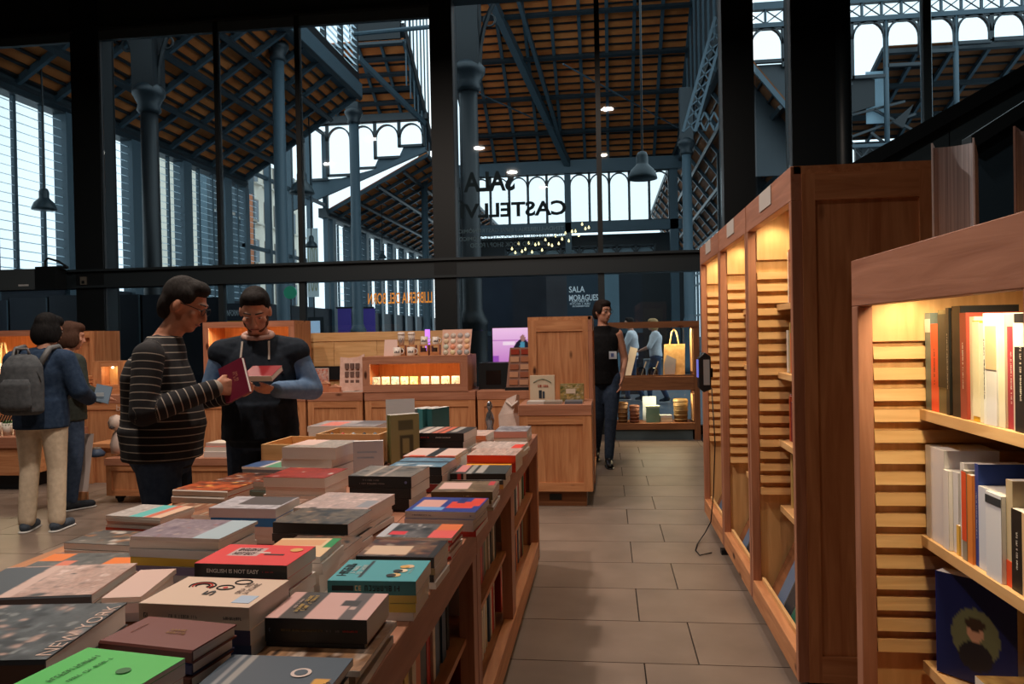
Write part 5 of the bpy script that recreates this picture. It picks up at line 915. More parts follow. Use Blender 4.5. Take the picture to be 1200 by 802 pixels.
for i, (u, l) in enumerate(((470, 'left wooden block carrying a tall cup'), (482, 'middle wooden block carrying a tall cup'), (497, 'wide wooden block carrying a mug'), (510, 'right wooden block carrying a mug'))): wood_block(l, (on8(u, 8.25), 8.22, TOPC), .10, .1, .10)
for i, u in enumerate((470, 482)):
    t = thing('travel_cup', 'tall white lidded cup, %s of the pair on the display case' % ('left', 'right')[i], 'cup', (on8(u, 8.25), 8.27, TOPC+.112)); MB().lathe([(.028, 0), (.038, .115), (.036, .118), (0, .118)], 18).build('cup', CER, t, True); MB().lathe([(.041, .112), (.041, .125), (.036, .13), (.034, .142), (0, .142)], 18).build('lid', cmat((220, 206, 198)), t, True)
    for k in range(6): B(-.02+.008*k, -.0375, .03+.012*(k % 3), -.015+.008*k, -.0345, .05+.012*(k % 3)).build('print', cmat((110, 100, 100)), t)
mug('white mug on the wide wooden block', (on8(497, 8.25), 8.27, TOPC+.112), R_(5)); mug('small printed mug on the right wooden block', (on8(510, 8.25), 8.27, TOPC+.112), R_(20), .034, .085)
t = thing('price_card', 'blank pinkish card standing on the display case', 'card', (on8(457), 8.14, TOPC)); MB().poly([(-.075, 0, 0), (.075, 0, 0), (.07, .03, .175), (-.07, .03, .175), (-.075, .003, 0), (.075, .003, 0), (.07, .033, .175), (-.07, .033, .175)], [(0, 1, 2, 3), (4, 7, 6, 5), (0, 4, 5, 1), (3, 2, 6, 7), (0, 3, 7, 4), (1, 5, 6, 2)]).build('card', cmat((222, 190, 180)), t); B(-.05, .034, 0, .05, .08, .01).build('foot', PX, t)
t = thing('badge_stand', 'slanted stand with rows of round badges on the display case', 'stand', (on8(534), 8.12, TOPC)); MB().poly([(-.15, 0, 0), (.15, 0, 0), (.165, .09, .27), (-.155, .09, .27), (-.15, .02, 0), (.15, .02, 0), (.165, .11, .27), (-.155, .11, .27)], [(0, 1, 2, 3), (4, 7, 6, 5), (0, 4, 5, 1), (3, 2, 6, 7), (0, 3, 7, 4), (1, 5, 6, 2)]).build('board', cmat((206, 160, 140)), t); B(-.15, .02, 0, .15, .12, .012).build('foot', PX, t)
bc = [(206, 196, 186), (190, 176, 166), (170, 160, 158), (196, 190, 190), (206, 180, 150), (220, 206, 190), (206, 176, 160), (226, 190, 150), (180, 186, 170), (226, 150, 120), (220, 210, 200), (226, 170, 130), (190, 180, 160), (206, 190, 150), (150, 150, 150), (160, 160, 160)]
dm = {}
for i in range(4):
    for j in range(4):
        q = (j+.5)/4.6; c = bc[(3-j)*4+i]
        if c not in dm: dm[c] = MB().lathe([(.03, 0), (.026, .006), (0, .009)], 14).mesh('badge', cmat(c, .3), True)
        link('badge', dm[c], t, (-.11+i*.075, .09*q-.002, .27*q), (R_(72), 0, 0))
# postcards inside the display case
for i, u in enumerate((441, 452, 463, 474, 485, 498, 510, 522, 534)):
    c = ((150, 170, 176), (226, 220, 190), (120, 170, 180), (206, 206, 150), (180, 190, 120), (190, 196, 200), (150, 190, 190), (236, 230, 200), (236, 232, 226))[i]
    t = thing('postcard', '%s postcard, %s from the left in the lit display case' % (cname(c), ordn(i+1)), 'postcard', (ony(u, 447, 8.12)[0], 8.12, ct+.0488)); B(-.042, 0, 0, .042, .004, .105).build('card', cmat(c), t); print_grid('picture', t, .07, .08, 12, 12, photo(300+i, [c, (236, 232, 210), (90, 120, 130)]), PRT, (0, -.001, .053), (math.pi/2, 0, 0)); B(-.03, .004, 0, .03, .03, .012).build('stand', PX, t)
# cloth bag, patterned board, small things left of the display case
def X9(u, v, y): return ony(u, v, y)
q = X9(425, 458, 8.2); t = thing('tote_bag', 'pinkish printed cloth bag standing on the counter left of the display case', 'bag', (q[0]-.12, 8.2, GB))
MB().poly([(-.14, 0, 0), (.13, 0, 0), (.13, .05, .40), (.06, .06, .37), (-.04, .05, .36), (-.14, .05, .37), (-.13, .10, 0), (.12, .10, 0), (.12, .10, .38), (.05, .10, .35), (-.03, .10, .35), (-.13, .10, .36)], [(0, 1, 2, 3, 4, 5), (6, 11, 10, 9, 8, 7), (0, 6, 7, 1), (1, 7, 8, 2), (5, 11, 6, 0), (2, 8, 9, 3), (3, 9, 10, 4), (4, 10, 11, 5)]).build('cloth', noisy('cloth', S(206, 166, 150), S(222, 188, 174), (20, 20, 20), .9, bump=.2), t)
for i in range(9): B(-.08+(i % 3)*.06, .012+.0, .06+(i//3)*.09, -.04+(i % 3)*.06, .02+(i//3)*.012, .12+(i//3)*.09).build('print', cmat((110, 84, 76)), t)
q = X9(370, 455, 8.25); t = thing('pattern_board', 'small board with a busy red and white pattern by the vest wearer', 'board', (q[0], 8.3, GB)); B(-.13, 0, 0, .13, .02, .25).build('board', cmat((200, 190, 184)), t); print_grid('picture', t, .25, .24, 34, 30, photo(320, [(200, 110, 90), (226, 206, 196), (120, 60, 50), (180, 190, 200)], 16, .05, .05, 2.4), PRT, (0, -.002, .125), (math.pi/2, 0, 0))
for i, (u, w_, h_, l, c) in enumerate(((392, .12, .05, 'small tan wooden box on the counter by the tote bag', (196, 130, 96)), (381, .09, .09, 'tiny wooden house ornament on the counter', (190, 120, 86)))):
    q = X9(u, 455, 8.1); t = thing('ornament', l, 'ornament', (q[0], 8.08, GB)); B(-w_/2, 0, 0, w_/2, .07, h_).build('body', cmat(c), t); MB().prism([(-w_/2-.006, h_), (w_/2+.006, h_), (0, h_+.03)], 'y', -.004, .074).build('roof', cmat((206, 150, 120)), t)
for i, u in enumerate((402, 414)):
    q = X9(u, 460, 8.03); t = book('thin pale booklet lying on the counter, %s of two' % ('left', 'right')[i], (q[0], 8.02, GB), (0, 0, R_(4)), .16, .12, .012, (210, 186, 176), (206, 190, 180))
# television behind
q = X9(577, 385, 9.6); q2 = X9(640, 424, 9.6); t = thing('television', 'lit violet television screen showing a standing presenter', 'television', ((q[0]+q2[0])/2, 9.6, 0)); w = (q2[0]-q[0])/2; zz0, zz1 = q2[2], q[2]
B(-w-.015, .006, zz0-.015, w+.015, .05, zz1+.015).build('frame', STEELD, t); B(-.05, .02, 0, .05, .06, zz0).build('stand', STEELD, t); B(-.2, -.1, 0, .2, .2, .02).build('foot', STEELD, t)
def _tv(s, tt):
    c = lerp(S(196, 130, 210), S(236, 200, 246), tt); k = (tt > .62) & (tt < .66); c[k] = S(176, 110, 190); e = ((s-.56)/.10)**2+((tt-.42)/.22)**2 < 1; c[((s-.56)/.17)**2+((tt-.32)/.34)**2 < 1] = S(24, 28, 46); c[((s-.56)/.05)**2+((tt-.46)/.14)**2 < 1] = S(70, 140, 170); c[((s-.57)/.045)**2+((tt-.70)/.10)**2 < 1] = S(150, 110, 110); c[(s < .12) & (tt < .2)] = S(150, 80, 190); c[(tt > .5) & (tt < .6) & (s > .2) & (s < .42)] = S(240, 224, 250); return c
print_grid('screen', t, 2*w, zz1-zz0, 50, 40, _tv, attr_mat('screen_glow', .3, .4, .55), (0, .004, (zz0+zz1)/2), (math.pi/2, 0, 0))
q = X9(503, 398, 9.0); t = thing('violet_lamp', 'small violet glowing tube behind the mugs', 'lamp', (q[0]-.02, 9.0, 0)); MB().lathe([(.03, 1.25), (.03, 1.50)], 10).build('tube', mat('violet_tube', S(190, 120, 255), .4, emit=1.2), t); MB().lathe([(.06, 0), (.02, .02), (.02, 1.25)], 10).build('stem', STEELD, t)
# dark machine between the display case and the card rack
q = X9(580, 458, 8.2); t = thing('till_box', 'black box like a till on the counter below the violet screen', 'till', (q[0], 8.25, GB)); B(-.18, 0, 0, .14, .3, .28).build('housing', STEELD, t); B(-.1, -.004, .05, .06, 0, .2).build('front', mat('dark_gloss', S(30, 22, 20), .2), t)
# card rack left of the cabinet
q = X9(606, 460, 8.0); t = thing('card_rack', 'slanted rack of small brown cards left of the panelled cabinet', 'rack', (q[0], 8.06, GB)); B(-.13, -.04, 0, .16, .22, .03).build('base', STEELD, t); MB().poly([(-.12, 0, .03), (.15, 0, .03), (.15, .14, .44), (-.09, .14, .44), (-.12, .02, .03), (.15, .02, .03), (.15, .16, .44), (-.09, .16, .44)], [(0, 1, 2, 3), (4, 7, 6, 5), (0, 4, 5, 1), (3, 2, 6, 7), (0, 3, 7, 4), (1, 5, 6, 2)]).build('board', cmat((120, 76, 56)), t)
for j in range(5):
    for i in range(2): f = (j+.3)/5.2; B(-.09+i*.11+.015*f, .14*f-.012, .03+.41*f, .0+i*.11+.015*f, .14*f, .03+.41*f+.055).build('card', cmat(((170, 110, 80), (190, 140, 110), (150, 90, 66), (196, 150, 120))[(i+j) % 4] if j < 4 else (150, 50, 30)), t)
# goods on the pedestal
PZT = .8405
q = ony(635, 470, 6.55); t = thing('boxed_game', 'cream box with lettered label standing on the pedestal', 'box', (q[0], 6.62, PZT)); B(-.105, 0, 0, .105, .06, .225).build('box', cmat((206, 190, 166)), t); me = glyph_marks(.15, .03, 1, cmat((190, 90, 70)), 4, .22); link('lettering', me, t, (0, -.002, .135), (math.pi/2, 0, 0)); MB().tube([(-.075+.15*k/10, -.003, .165+.03*math.sin(math.pi*k/10)) for k in range(11)], .004, 5).build('arched_title', cmat((110, 120, 100)), t); B(-.03, -.002, .03, -.005, 0, .10).build('printed_bird', cmat((40, 46, 56)), t); B(.0, -.002, .03, .02, 0, .09).build('printed_bird', cmat((60, 66, 76)), t)
q = ony(670, 470, 6.55); t = thing('gift_basket', 'small leafy patterned gift pack standing on the pedestal', 'pack', (q[0], 6.62, PZT)); B(-.10, 0, 0, .10, .07, .15).build('pack', cmat((120, 110, 60)), t); print_grid('picture', t, .195, .145, 26, 22, photo(330, [(90, 96, 40), (190, 160, 90), (60, 50, 30), (206, 190, 160)], 14, .08, .08, 2.4), PRT, (0, -.002, .075), (math.pi/2, 0, 0)); B(-.05, -.004, .07, .03, -.002, .11).build('label', cmat((216, 196, 176)), t)
for i, (u, c) in enumerate(((628, (196, 190, 184)), (648, (150, 140, 130)), (672, (96, 100, 110)))):
    q = ony(u, 474, 6.45); book('%s booklet lying flat on the pedestal, %s from the left' % (cname(c), ordn(i+1)), (q[0]-.07, 6.40, PZT), (0, 0, 0), .145, .17, .022, c, c)
q = ony(597, 488, 6.75); t = thing('cloth_bundle', 'crumpled white cloth bag leaning beside the pedestal', 'cloth', (q[0], 6.75, 0))
MB().poly([(-.10, -.05, 0), (.10, -.05, 0), (.10, .06, 0), (-.10, .06, 0), (-.08, -.06, .55), (.09, -.06, .55), (.09, .05, .55), (-.08, .05, .55), (-.09, -.05, .72), (.04, -.055, .74), (.08, .04, .74), (-.06, .04, .72), (-.02, -.03, .86), (.07, -.03, .90), (.09, .02, .89), (0, .02, .86)], [(3, 2, 1, 0), (0, 1, 5, 4), (1, 2, 6, 5), (2, 3, 7, 6), (3, 0, 4, 7), (4, 5, 9, 8), (5, 6, 10, 9), (6, 7, 11, 10), (7, 4, 8, 11), (8, 9, 13, 12), (9, 10, 14, 13), (10, 11, 15, 14), (11, 8, 12, 15), (12, 13, 14, 15)]).build('cloth', noisy('white_cloth', S(190, 172, 164), S(226, 206, 196), (9, 9, 9), .9, bump=.6), t); MB().tube([(-.02, -.04, .84), (.03, -.06, .80), (.08, -.04, .84)], .012, 6).build('strap', cmat((206, 190, 180)), t)
# left counter goods
q = X9(133, 440, 8.3); t = thing('niche_box', 'small wooden box with glowing niche on the left counter', 'box', (q[0], 8.2, GB)); B(-.19, 0, 0, .19, .2, .10).build('base', PX, t); B(-.19, 0, .10, -.08, .2, .37).build('side', PZ, t); B(.12, 0, .10, .19, .2, .37).build('side', PZ, t); B(-.08, 0, .31, .12, .2, .37).build('top', PX, t); B(-.08, .15, .10, .12, .2, .31).build('back', PAZ, t); add_light('niche_light', 'POINT', (.02, .06, .27), .5, WARM, t, shadow_soft_size=.02)
MB().lathe([(.012, .285), (.015, .30), (0, .31)], 8, (.02, .06, 0)).build('bulb', MATS['lamp_lens'], t)
for i in range(5): q = X9(114, 460, 8.1); t = thing('wooden_plate', 'square wooden plate, %s from the bottom of the stack on the left counter' % ordn(i+1), 'plate', (q[0]-.23-.01*(i % 2), 8.05, GB+i*.042), R_(3*(i % 3-1))); B(-.13, 0, 0, .11, .2, .034).build('plate', PX, t); B(-.11, .02, .034, .09, .18, .040).build('rim_inlay', PAX, t)
q = X9(98, 467, 8.02); book('pale leaflet lying at the edge of the left counter', (q[0]-.02, 8.0, GB), (0, 0, 0), .22, .015, .03, (206, 196, 188))
t = thing('hanging_bag', 'cream cloth bag hanging in the far left cabinet', 'bag', (ony(5, 440, 8.95)[0], 8.95, .824)); MB().lathe([(.11, 0), (.14, .08), (.12, .25), (.06, .36), (0, .37)], 12).build('cloth', MATS['cloth'], t, True); MB().tube([(-.05, 0, .35), (-.02, 0, .62), (.02, 0, .62), (.07, 0, .35)], .012, 6).build('strap', cmat((222, 190, 140)), t)
q = X9(8, 500, 7.1); 
for i, (u, l, c) in enumerate(((-4, 'white pot at the left edge of the bench', (226, 214, 206)), (9, 'striped pot with green plant on the bench', (210, 206, 196)), (22, 'pinkish white pot on the bench', (226, 196, 186)))):
    q = X9(u, 505, 7.1); t = thing('plant_pot', l, 'pot', (q[0], 7.1, .5205)); MB().lathe([(.04, 0), (.05, .12), (.046, .12), (.042, .02), (0, .02)], 14).build('pot', cmat(c), t, True)
    if i == 1:
        for k in range(5): MB().bar((-.06+.03*k, -.045, .13), (-.04+.03*k, -.02, .2), .01, .01).build('stripe', STEELD, t)
        MB().lathe([(.0, .08), (.05, .1), (.04, .14), (0, .15)], 10).build('plant', cmat((70, 110, 60)), t)
    else: MB().lathe([(.0, .09), (.044, .10), (0, .105)], 10).build('soil', cmat((70, 54, 44)), t)
p = onz(125, 584, .05); zc = .4005
q = ony(143, 530, p[1]+.2); t = thing('soft_toy', 'white and brown dog-like soft toy sitting on the rolling crate', 'toy', (q[0], p[1]+.22, zc))
MB().lathe([(.0, 0), (.10, .02), (.11, .10), (.08, .2), (.05, .24), (0, .25)], 14).build('body', cmat((214, 196, 186)), t, True); MB().lathe([(0, 0), (.06, .03), (.07, .08), (.05, .13), (0, .15)], 14, (-.03, -.05, .22)).build('head', cmat((206, 186, 174)), t, True); MB().lathe([(0, 0), (.03, .02), (.025, .07), (0, .09)], 8, (-.08, -.04, .25)).build('ear', cmat((80, 60, 50)), t, True); MB().lathe([(0, 0), (.03, .02), (.025, .07), (0, .09)], 8, (.03, -.06, .25)).build('ear', cmat((80, 60, 50)), t, True); MB().lathe([(0, 0), (.03, .015), (0, .04)], 8, (-.03, -.11, .24)).build('muzzle', cmat((60, 54, 56)), t, True)
t = thing('blue_pouch', 'dark blue pouch lying before the soft toy', 'pouch', (q[0]-.14, p[1]+.05, zc)); MB().lathe([(0, 0), (.06, .01), (.07, .04), (.03, .08), (0, .085)], 10).build('body', cmat((60, 76, 100)), t, True); MB().lathe([(.03, .07), (.035, .08), (.03, .09)], 8).build('tie', cmat((120, 110, 100)), t)
t = thing('paper_sheet', 'pale poster leaning on the rolling crate', 'poster', (q[0]-.24, p[1]-.012, .0)); MB().poly([(-.03, -.06, .12), (.09, -.06, .12), (.12, -.003, .62), (.0, -.003, .62), (-.03, -.056, .12), (.09, -.056, .12), (.12, .001, .62), (.0, .001, .62)], [(0, 1, 2, 3), (4, 7, 6, 5), (0, 4, 5, 1), (3, 2, 6, 7), (0, 3, 7, 4), (1, 5, 6, 2)]).build('sheet', cmat((200, 186, 180)), t); B(-.03, -.07, 0, .09, -.05, .12).build('foot', PX, t)
for i, (c, s) in enumerate((((220, 210, 204), (206, 196, 192)), ((220, 90, 70), (206, 196, 186)), ((206, 196, 190), (190, 176, 166)))):
    q = ony(242, 520, p[1]+.1); book(('thick white book at the bottom of the crate pile', 'red-covered book in the middle of the crate pile', 'pale book on top of the crate pile')[i], (q[0], p[1]+.05+.02*i, zc+[0, .05, .09][i]), (0, 0, R_(-3)), .26, .2, [.049, .039, .03][i], c, s)
q = ony(249, 500, 7.6); t = thing('paper_roll', 'tall cream roll of paper behind the crate', 'roll', (ony(268, 500, 7.6)[0], 7.6, 0)); MB().lathe([(.06, 0), (.06, .86), (.05, .86), (.05, .02), (0, .02)], 16).build('roll', cmat((226, 210, 170)), t, True); MB().lathe([(.062, .4), (.062, .44)], 16).build('band', cmat((206, 180, 140)), t)
# goods in the display window at the aisle end
def pot(label, x, y, z, r, h, c, kind):
    t = thing(kind, label, kind.replace('_', ' '), (x, y, z))
    if kind == 'basket':
        MB().lathe([(r*.9, 0), (r, h), (r*.94, h), (r*.85, .01), (0, .01)], 18).build('wall', cmat(c), t, True)
        for k in range(5): MB().lathe([(r*(.9+.1*k/5)+.004, h*(k+.5)/5-.008), (r*(.9+.1*k/5)+.008, h*(k+.5)/5), (r*(.9+.1*k/5)+.004, h*(k+.5)/5+.008)], 18).build('weave_band', cmat([min(255, q+18) for q in c]), t, True)
    else: MB().lathe([(r*.85, 0), (r, h*.9), (r*1.05, h*.9), (r*1.05, h), (r*.92, h), (r*.8, .01), (0, .01)], 18).build('body', cmat(c), t, True); MB().lathe([(0, h*.8), (r*.9, h*.82)], 18).build('fill', cmat((60, 50, 40)), t)
    return t
dx = lambda u: ony(u, 500, DY+.2)[0]; zl = DISP['zl']+.0005; zm = DISP['zm']+.0005
pot('brown woven basket, leftmost on the lower tier of the display window', dx(730), DY+.15, zl, .068, .27, (120, 84, 46), 'basket'); pot('reddish woven basket, second on the lower tier of the display window', dx(743.5), DY+.12, zl, .064, .23, (110, 62, 40), 'basket'); pot('big woven basket at the right of the lower tier', dx(798), DY+.2, zl, .095, .30, (120, 96, 56), 'basket')
t = thing('mint_box', 'mint green box with pale lid in the lower tier', 'box', (dx(765), DY+.1, zl)); B(-.085, 0, 0, .085, .14, .19).build('box', cmat((110, 144, 124)), t); B(-.09, -.005, .19, .09, .145, .215).build('lid', cmat((170, 186, 166)), t)
for i in range(3): book(('bottom cream book in the lower tier pile', 'middle cream book in the lower tier pile', 'top grey-white book in the lower tier pile')[i], (dx(774), DY+.12, zl+i*.03), (0, 0, R_(3*i)), .15, .14, .029, ((220, 206, 180), (214, 200, 170), (206, 206, 206))[i])
t = thing('sheet_card', 'pale blank card standing behind the mint box', 'card', (dx(762), DY+.32, zl)); B(-.09, 0, 0, .09, .004, .33).build('card', cmat((170, 184, 196)), t); B(-.05, .004, 0, .05, .05, .01).build('foot', PX, t)
t = thing('tote_bag', 'tan tote bag hanging open in the upper tier of the display window', 'bag', (dx(792), DY+.2, zm)); MB().poly([(-.15, 0, 0), (.13, 0, 0), (.14, .02, .42), (-.13, .02, .42), (-.15, .1, 0), (.13, .1, 0), (.14, .08, .42), (-.13, .08, .42)], [(0, 1, 2, 3), (4, 7, 6, 5), (0, 4, 5, 1), (3, 2, 6, 7), (0, 3, 7, 4), (1, 5, 6, 2)]).build('cloth', noisy('tan_cloth', S(176, 138, 84), S(204, 166, 110), (20, 20, 20), .9), t); MB().tube([(-.06, .04, .42), (-.03, .04, .58), (0, .04, .62), (.03, .04, .58), (.06, .04, .42)], .01, 6).build('handle', cmat((206, 170, 110)), t); MB().prism([(-.13, .02), (.0, .02), (.02, .22), (-.10, .28), (-.14, .15)], 'y', -.004, -.001).build('printed_patch', cmat((150, 146, 146)), t)
t = thing('folded_card', 'white folded card leaning in the upper tier behind the woman', 'card', (dx(736), DY+.24, zm)); MB().bar((0, 0, 0.0), (.10, .05, .38), .02, .10, (1, 0, 0)).build('card', cmat((216, 206, 190)), t); B(-.04, -.05, 0, .06, .06, .008).build('foot', cmat((206, 190, 170)), t)
for i, u in enumerate((752, 766)):
    t = thing('glass_jar', 'small clear jar on the upper tier, %s of two' % ('left', 'right')[i], 'jar', (dx(u), DY+.1, zm)); MB().lathe([(.05, 0), (.065, .03), (.06, .10), (.045, .12), (.04, .12), (.055, .095), (.058, .03), (.04, .008), (0, .008)], 16).build('glass', glass('jar_glass', (.9, .95, 1), 1.4, .85), t, True); MB().bar((0, 0, .01), (.07, 0, .2), .014, .014).build('brush', cmat((226, 206, 170)), t)
# scanner on the bookcase edge, its cable, red sign
q = onx(826, 437, .66); t = thing('barcode_scanner', 'black handheld price scanner with blue screen on the far bookcase edge', 'scanner', (.665, q[1], q[2]-.13))
MB().prism([(-.05, .03), (-.02, 0), (.03, .02), (.03, .24), (-.01, .27), (-.05, .23)], 'y', -.05, .05).build('body', mat('scanner_black', S(26, 28, 32), .35), t, bevel=.004); B(-.056, -.035, .10, -.05, .035, .22).build('screen', mat('scanner_blue', S(110, 120, 220), .3, emit=.6), t); B(-.02, -.052, .05, .02, -.05, .22).build('side_trim', mat('scanner_grey', S(150, 152, 156), .4), t); B(.03, -.015, .1, .046, .015, .16).build('bracket', STEELD, t)
pts = [onx(834, 455, .69), onx(838, 520, .69), onx(836, 580, .69), onx(833, 612, .685), onz(826, 625, .03), onz(817, 638, .006), onz(815, 645, .006), onz(820, 651, .006), onz(834, 648, .006)]
t = thing('scanner_cable', 'thin black cable looping down from the scanner to the floor', 'cable', (0, 0, 0)); MB().tube(pts, .004, 6).build('lead', RUB, t, True); B(.70, pts[-1][1]-.03, .0, .76, pts[-1][1]+.03, .03).build('plug', RUB, t)
q = ony(823, 384, 10.5); t = thing('red_sign', 'small orange-red sign board right of the display window', 'sign', (DISP['x1']+.15, 10.25, 0)); B(-.13, 0, 1.2, .13, .02, 1.66).build('board', mat('sign_red', S(226, 84, 56), .5), t); MB().tube([(0, .03, 0), (0, .03, 1.3)], .012, 6).build('post', STEELD, t); B(-.03, -.004, 1.35, .1, 0, 1.5).build('print', cmat((60, 30, 30)), t); B(-.15, -.1, 0, .15, .15, .015).build('foot', STEELD, t)

# ================================================================== PEOPLE
def V(*a): return np.array(a, float)
def capsule(mb, p0, r0, p1, r1, n=12, fl=1.0, side=None):
    """tapered capsule with round ends; fl flattens across `side`"""
    p0, p1 = V(*p0), V(*p1); d = p1-p0; l = np.linalg.norm(d); d = d/max(l, 1e-6)
    a = V(0, 0, 1) if abs(d[2]) < .9 else V(1, 0, 0)
    e1 = (V(*side)-d*np.dot(V(*side), d)) if side is not None else np.cross(d, a); e1 /= np.linalg.norm(e1); e2 = np.cross(d, e1)
    rings = [(p0-d*r0*math.cos(t), r0*math.sin(t)) for t in (.25, .7, 1.15)]+[(p0, r0)]+[(p0+d*l*q, r0+(r1-r0)*q) for q in (.33, .66)]+[(p1, r1)]+[(p1+d*r1*math.cos(t), r1*math.sin(t)) for t in (1.15, .7, .25)]
    o = len(mb.v)
    for c, r in rings:
        for k in range(n): t = 2*math.pi*k/n; mb.v.append(tuple(c+r*(math.cos(t)*e1*fl+math.sin(t)*e2))); mb.c.append(None)
    for i in range(len(rings)-1):
        for k in range(n): mb.f.append((o+i*n+k, o+i*n+(k+1) % n, o+(i+1)*n+(k+1) % n, o+(i+1)*n+k))
    mb.f.append(tuple(o+k for k in range(n))[::-1]); mb.f.append(tuple(o+(len(rings)-1)*n+k for k in range(n)))
def ellipsoid(mb, c, r, rot=None, nu=16, nv=10):
    c = V(*c); M = rot if rot is not None else np.eye(3); o = len(mb.v)
    for j in range(1, nv):
        th = math.pi*j/nv
        for k in range(nu): t = 2*math.pi*k/nu; mb.v.append(tuple(c+M@V(r[0]*math.sin(th)*math.cos(t), r[1]*math.sin(th)*math.sin(t), r[2]*math.cos(th)))); mb.c.append(None)
    for j in range(nv-2):
        for k in range(nu): mb.f.append((o+j*nu+k, o+j*nu+(k+1) % nu, o+(j+1)*nu+(k+1) % nu, o+(j+1)*nu+k))
    mb.f.append(tuple(o+k for k in range(nu))); mb.f.append(tuple(o+(nv-2)*nu+k for k in range(nu))[::-1])
def loft(mb, secs, n=20):
    """secs: (centre, rx, ry) horizontal ellipses from bottom to top"""
    o = len(mb.v)
    for c, rx, ry in secs:
        for k in range(n): t = 2*math.pi*k/n; mb.v.append((c[0]+rx*math.cos(t), c[1]+ry*math.sin(t), c[2])); mb.c.append(None)
    for i in range(len(secs)-1):
        for k in range(n): mb.f.append((o+i*n+k, o+i*n+(k+1) % n, o+(i+1)*n+(k+1) % n, o+(i+1)*n+k))
    mb.f.append(tuple(o+k for k in range(n))[::-1]); mb.f.append(tuple(o+(len(secs)-1)*n+k for k in range(n)))
def remeshed(name, mb, m, parent, vox, smooth=5):
    me = bpy.data.meshes.new(name); me.from_pydata(mb.v, [], mb.f); o = bpy.data.objects.new(name, me); COL.objects.link(o)
    bm = bmesh.new(); bm.from_mesh(me); bmesh.ops.recalc_face_normals(bm, faces=bm.faces[:]); bm.to_mesh(me); bm.free()
    r = o.modifiers.new('r', 'REMESH'); r.mode = 'VOXEL'; r.voxel_size = vox; s = o.modifiers.new('s', 'SMOOTH'); s.factor = .5; s.iterations = smooth
    dg = bpy.context.evaluated_depsgraph_get(); me2 = bpy.data.meshes.new_from_object(o.evaluated_get(dg)); bpy.data.objects.remove(o); bpy.data.meshes.remove(me); me2.name = name
    me2.materials.clear(); me2.materials.append(m); me2.polygons.foreach_set('use_smooth', np.ones(len(me2.polygons), bool)); return link(name, me2, parent)
def rotx(a): c, s = math.cos(a), math.sin(a); return np.array([[1, 0, 0], [0, c, -s], [0, s, c]])
def rotz(a): c, s = math.cos(a), math.sin(a); return np.array([[c, -s, 0], [s, c, 0], [0, 0, 1]])
def hand(mb, w, d, n, lat, curl=.6, sc=1.0):
    w, d, n, lat = V(*w), _n(d), _n(n), _n(lat); ks = []
    for i in range(4):
        k = w+d*.082*sc+lat*(.030-.020*i)*sc; b = w+lat*(.014-.009*i)*sc; capsule(mb, b, .014*sc, k, .0115*sc, 8); L = (.040, .044, .042, .034)[i]*sc
        a = k; ang = curl*.5
        for j, f in enumerate((1, .7, .55)):
            dd = d*math.cos(ang)+n*math.sin(ang); b2 = a+dd*L*f; capsule(mb, a, (.0098, .0088, .0078)[j]*sc, b2, (.009, .008, .007)[j]*sc, 8); a = b2; ang += curl
    t0 = w+d*.022*sc+lat*.028*sc; t1 = t0+_n(d*.7+lat*.6+n*.3)*.042*sc; t2 = t1+_n(d*.9+lat*.05+n*.45)*.032*sc
    capsule(mb, t0, .014*sc, t1, .0105*sc, 8); capsule(mb, t1, .0105*sc, t2, .008*sc, 8)
def skinm(name, c): return noisy(name, S(*c), S(*[min(255, q+10) for q in c]), (40, 40, 40), .55, 3)
def head(mb, c, pitch, yaw, s=1.0):
    """adds head prims; returns (function local->body coords, matrix)"""
    M = rotz(yaw) @ rotx(-pitch); f = lambda x, y, z: V(*c)+M@(V(x, y, z)*s)
    ellipsoid(mb, f(0, -.012, .025), (.076*s, .096*s, .098*s), M); ellipsoid(mb, f(0, .022, -.045), (.058*s, .066*s, .072*s), M); ellipsoid(mb, f(0, .052, -.085), (.032*s, .030*s, .028*s), M)
    capsule(mb, f(0, .086, .012), .009*s, f(0, .106, -.028), .0135*s, 8); ellipsoid(mb, f(0, .094, -.036), (.018*s, .012*s, .010*s), M)
    ellipsoid(mb, f(0, .078, .03), (.052*s, .016*s, .012*s), M); ellipsoid(mb, f(0, .080, -.062), (.024*s, .012*s, .012*s), M)
    for sx in (-1, 1): ellipsoid(mb, f(sx*.078, -.008, -.008), (.010*s, .020*s, .032*s), M); ellipsoid(mb, f(sx*.042, .060, -.02), (.024*s, .020*s, .02*s), M)
    return f, M
def face_parts(t, f, M, s=1.0, ez=.0065, lip=(150, 90, 80), brow=(40, 30, 26)):
    for sx in (-1, 1):
        m = MB(); ellipsoid(m, f(sx*.031, .081, .008), (.013*s, .007*s, ez*s), M, 10, 8); m.build('eye', cmat((226, 220, 214)), t, True)
        m = MB(); ellipsoid(m, f(sx*.031, .0868, .006), (.006*s, .003*s, ez*.9*s), M, 8, 6); m.build('iris', cmat((50, 36, 28)), t, True)
        m = MB(); capsule(m, f(sx*.014, .092, .034), .004*s, f(sx*.05, .078, .036), .003*s, 6); m.build('eyebrow', cmat(brow), t, True)
    m = MB(); capsule(m, f(-.020, .088, -.063), .0045*s, f(.020, .088, -.063), .0045*s, 6); m.build('lips', cmat(lip), t, True)
def glasses(t, f, s=1.0, c=STEELD, bright=False):
    m = MB()
    for sx in (-1, 1):
        m.tube([f(sx*.034+.024*math.cos(a), .099, .006+.017*math.sin(a)) for a in np.linspace(0, 2*math.pi, 15)], .0016*s, 5); m.tube([f(sx*.058, .098, .012), f(sx*.079, .05, .014), f(sx*.082, -.015, .01)], .0018*s, 5)
    m.tube([f(-.010, .1, .01), f(.010, .1, .01)], .0016*s, 5); m.build('spectacles', c, t)
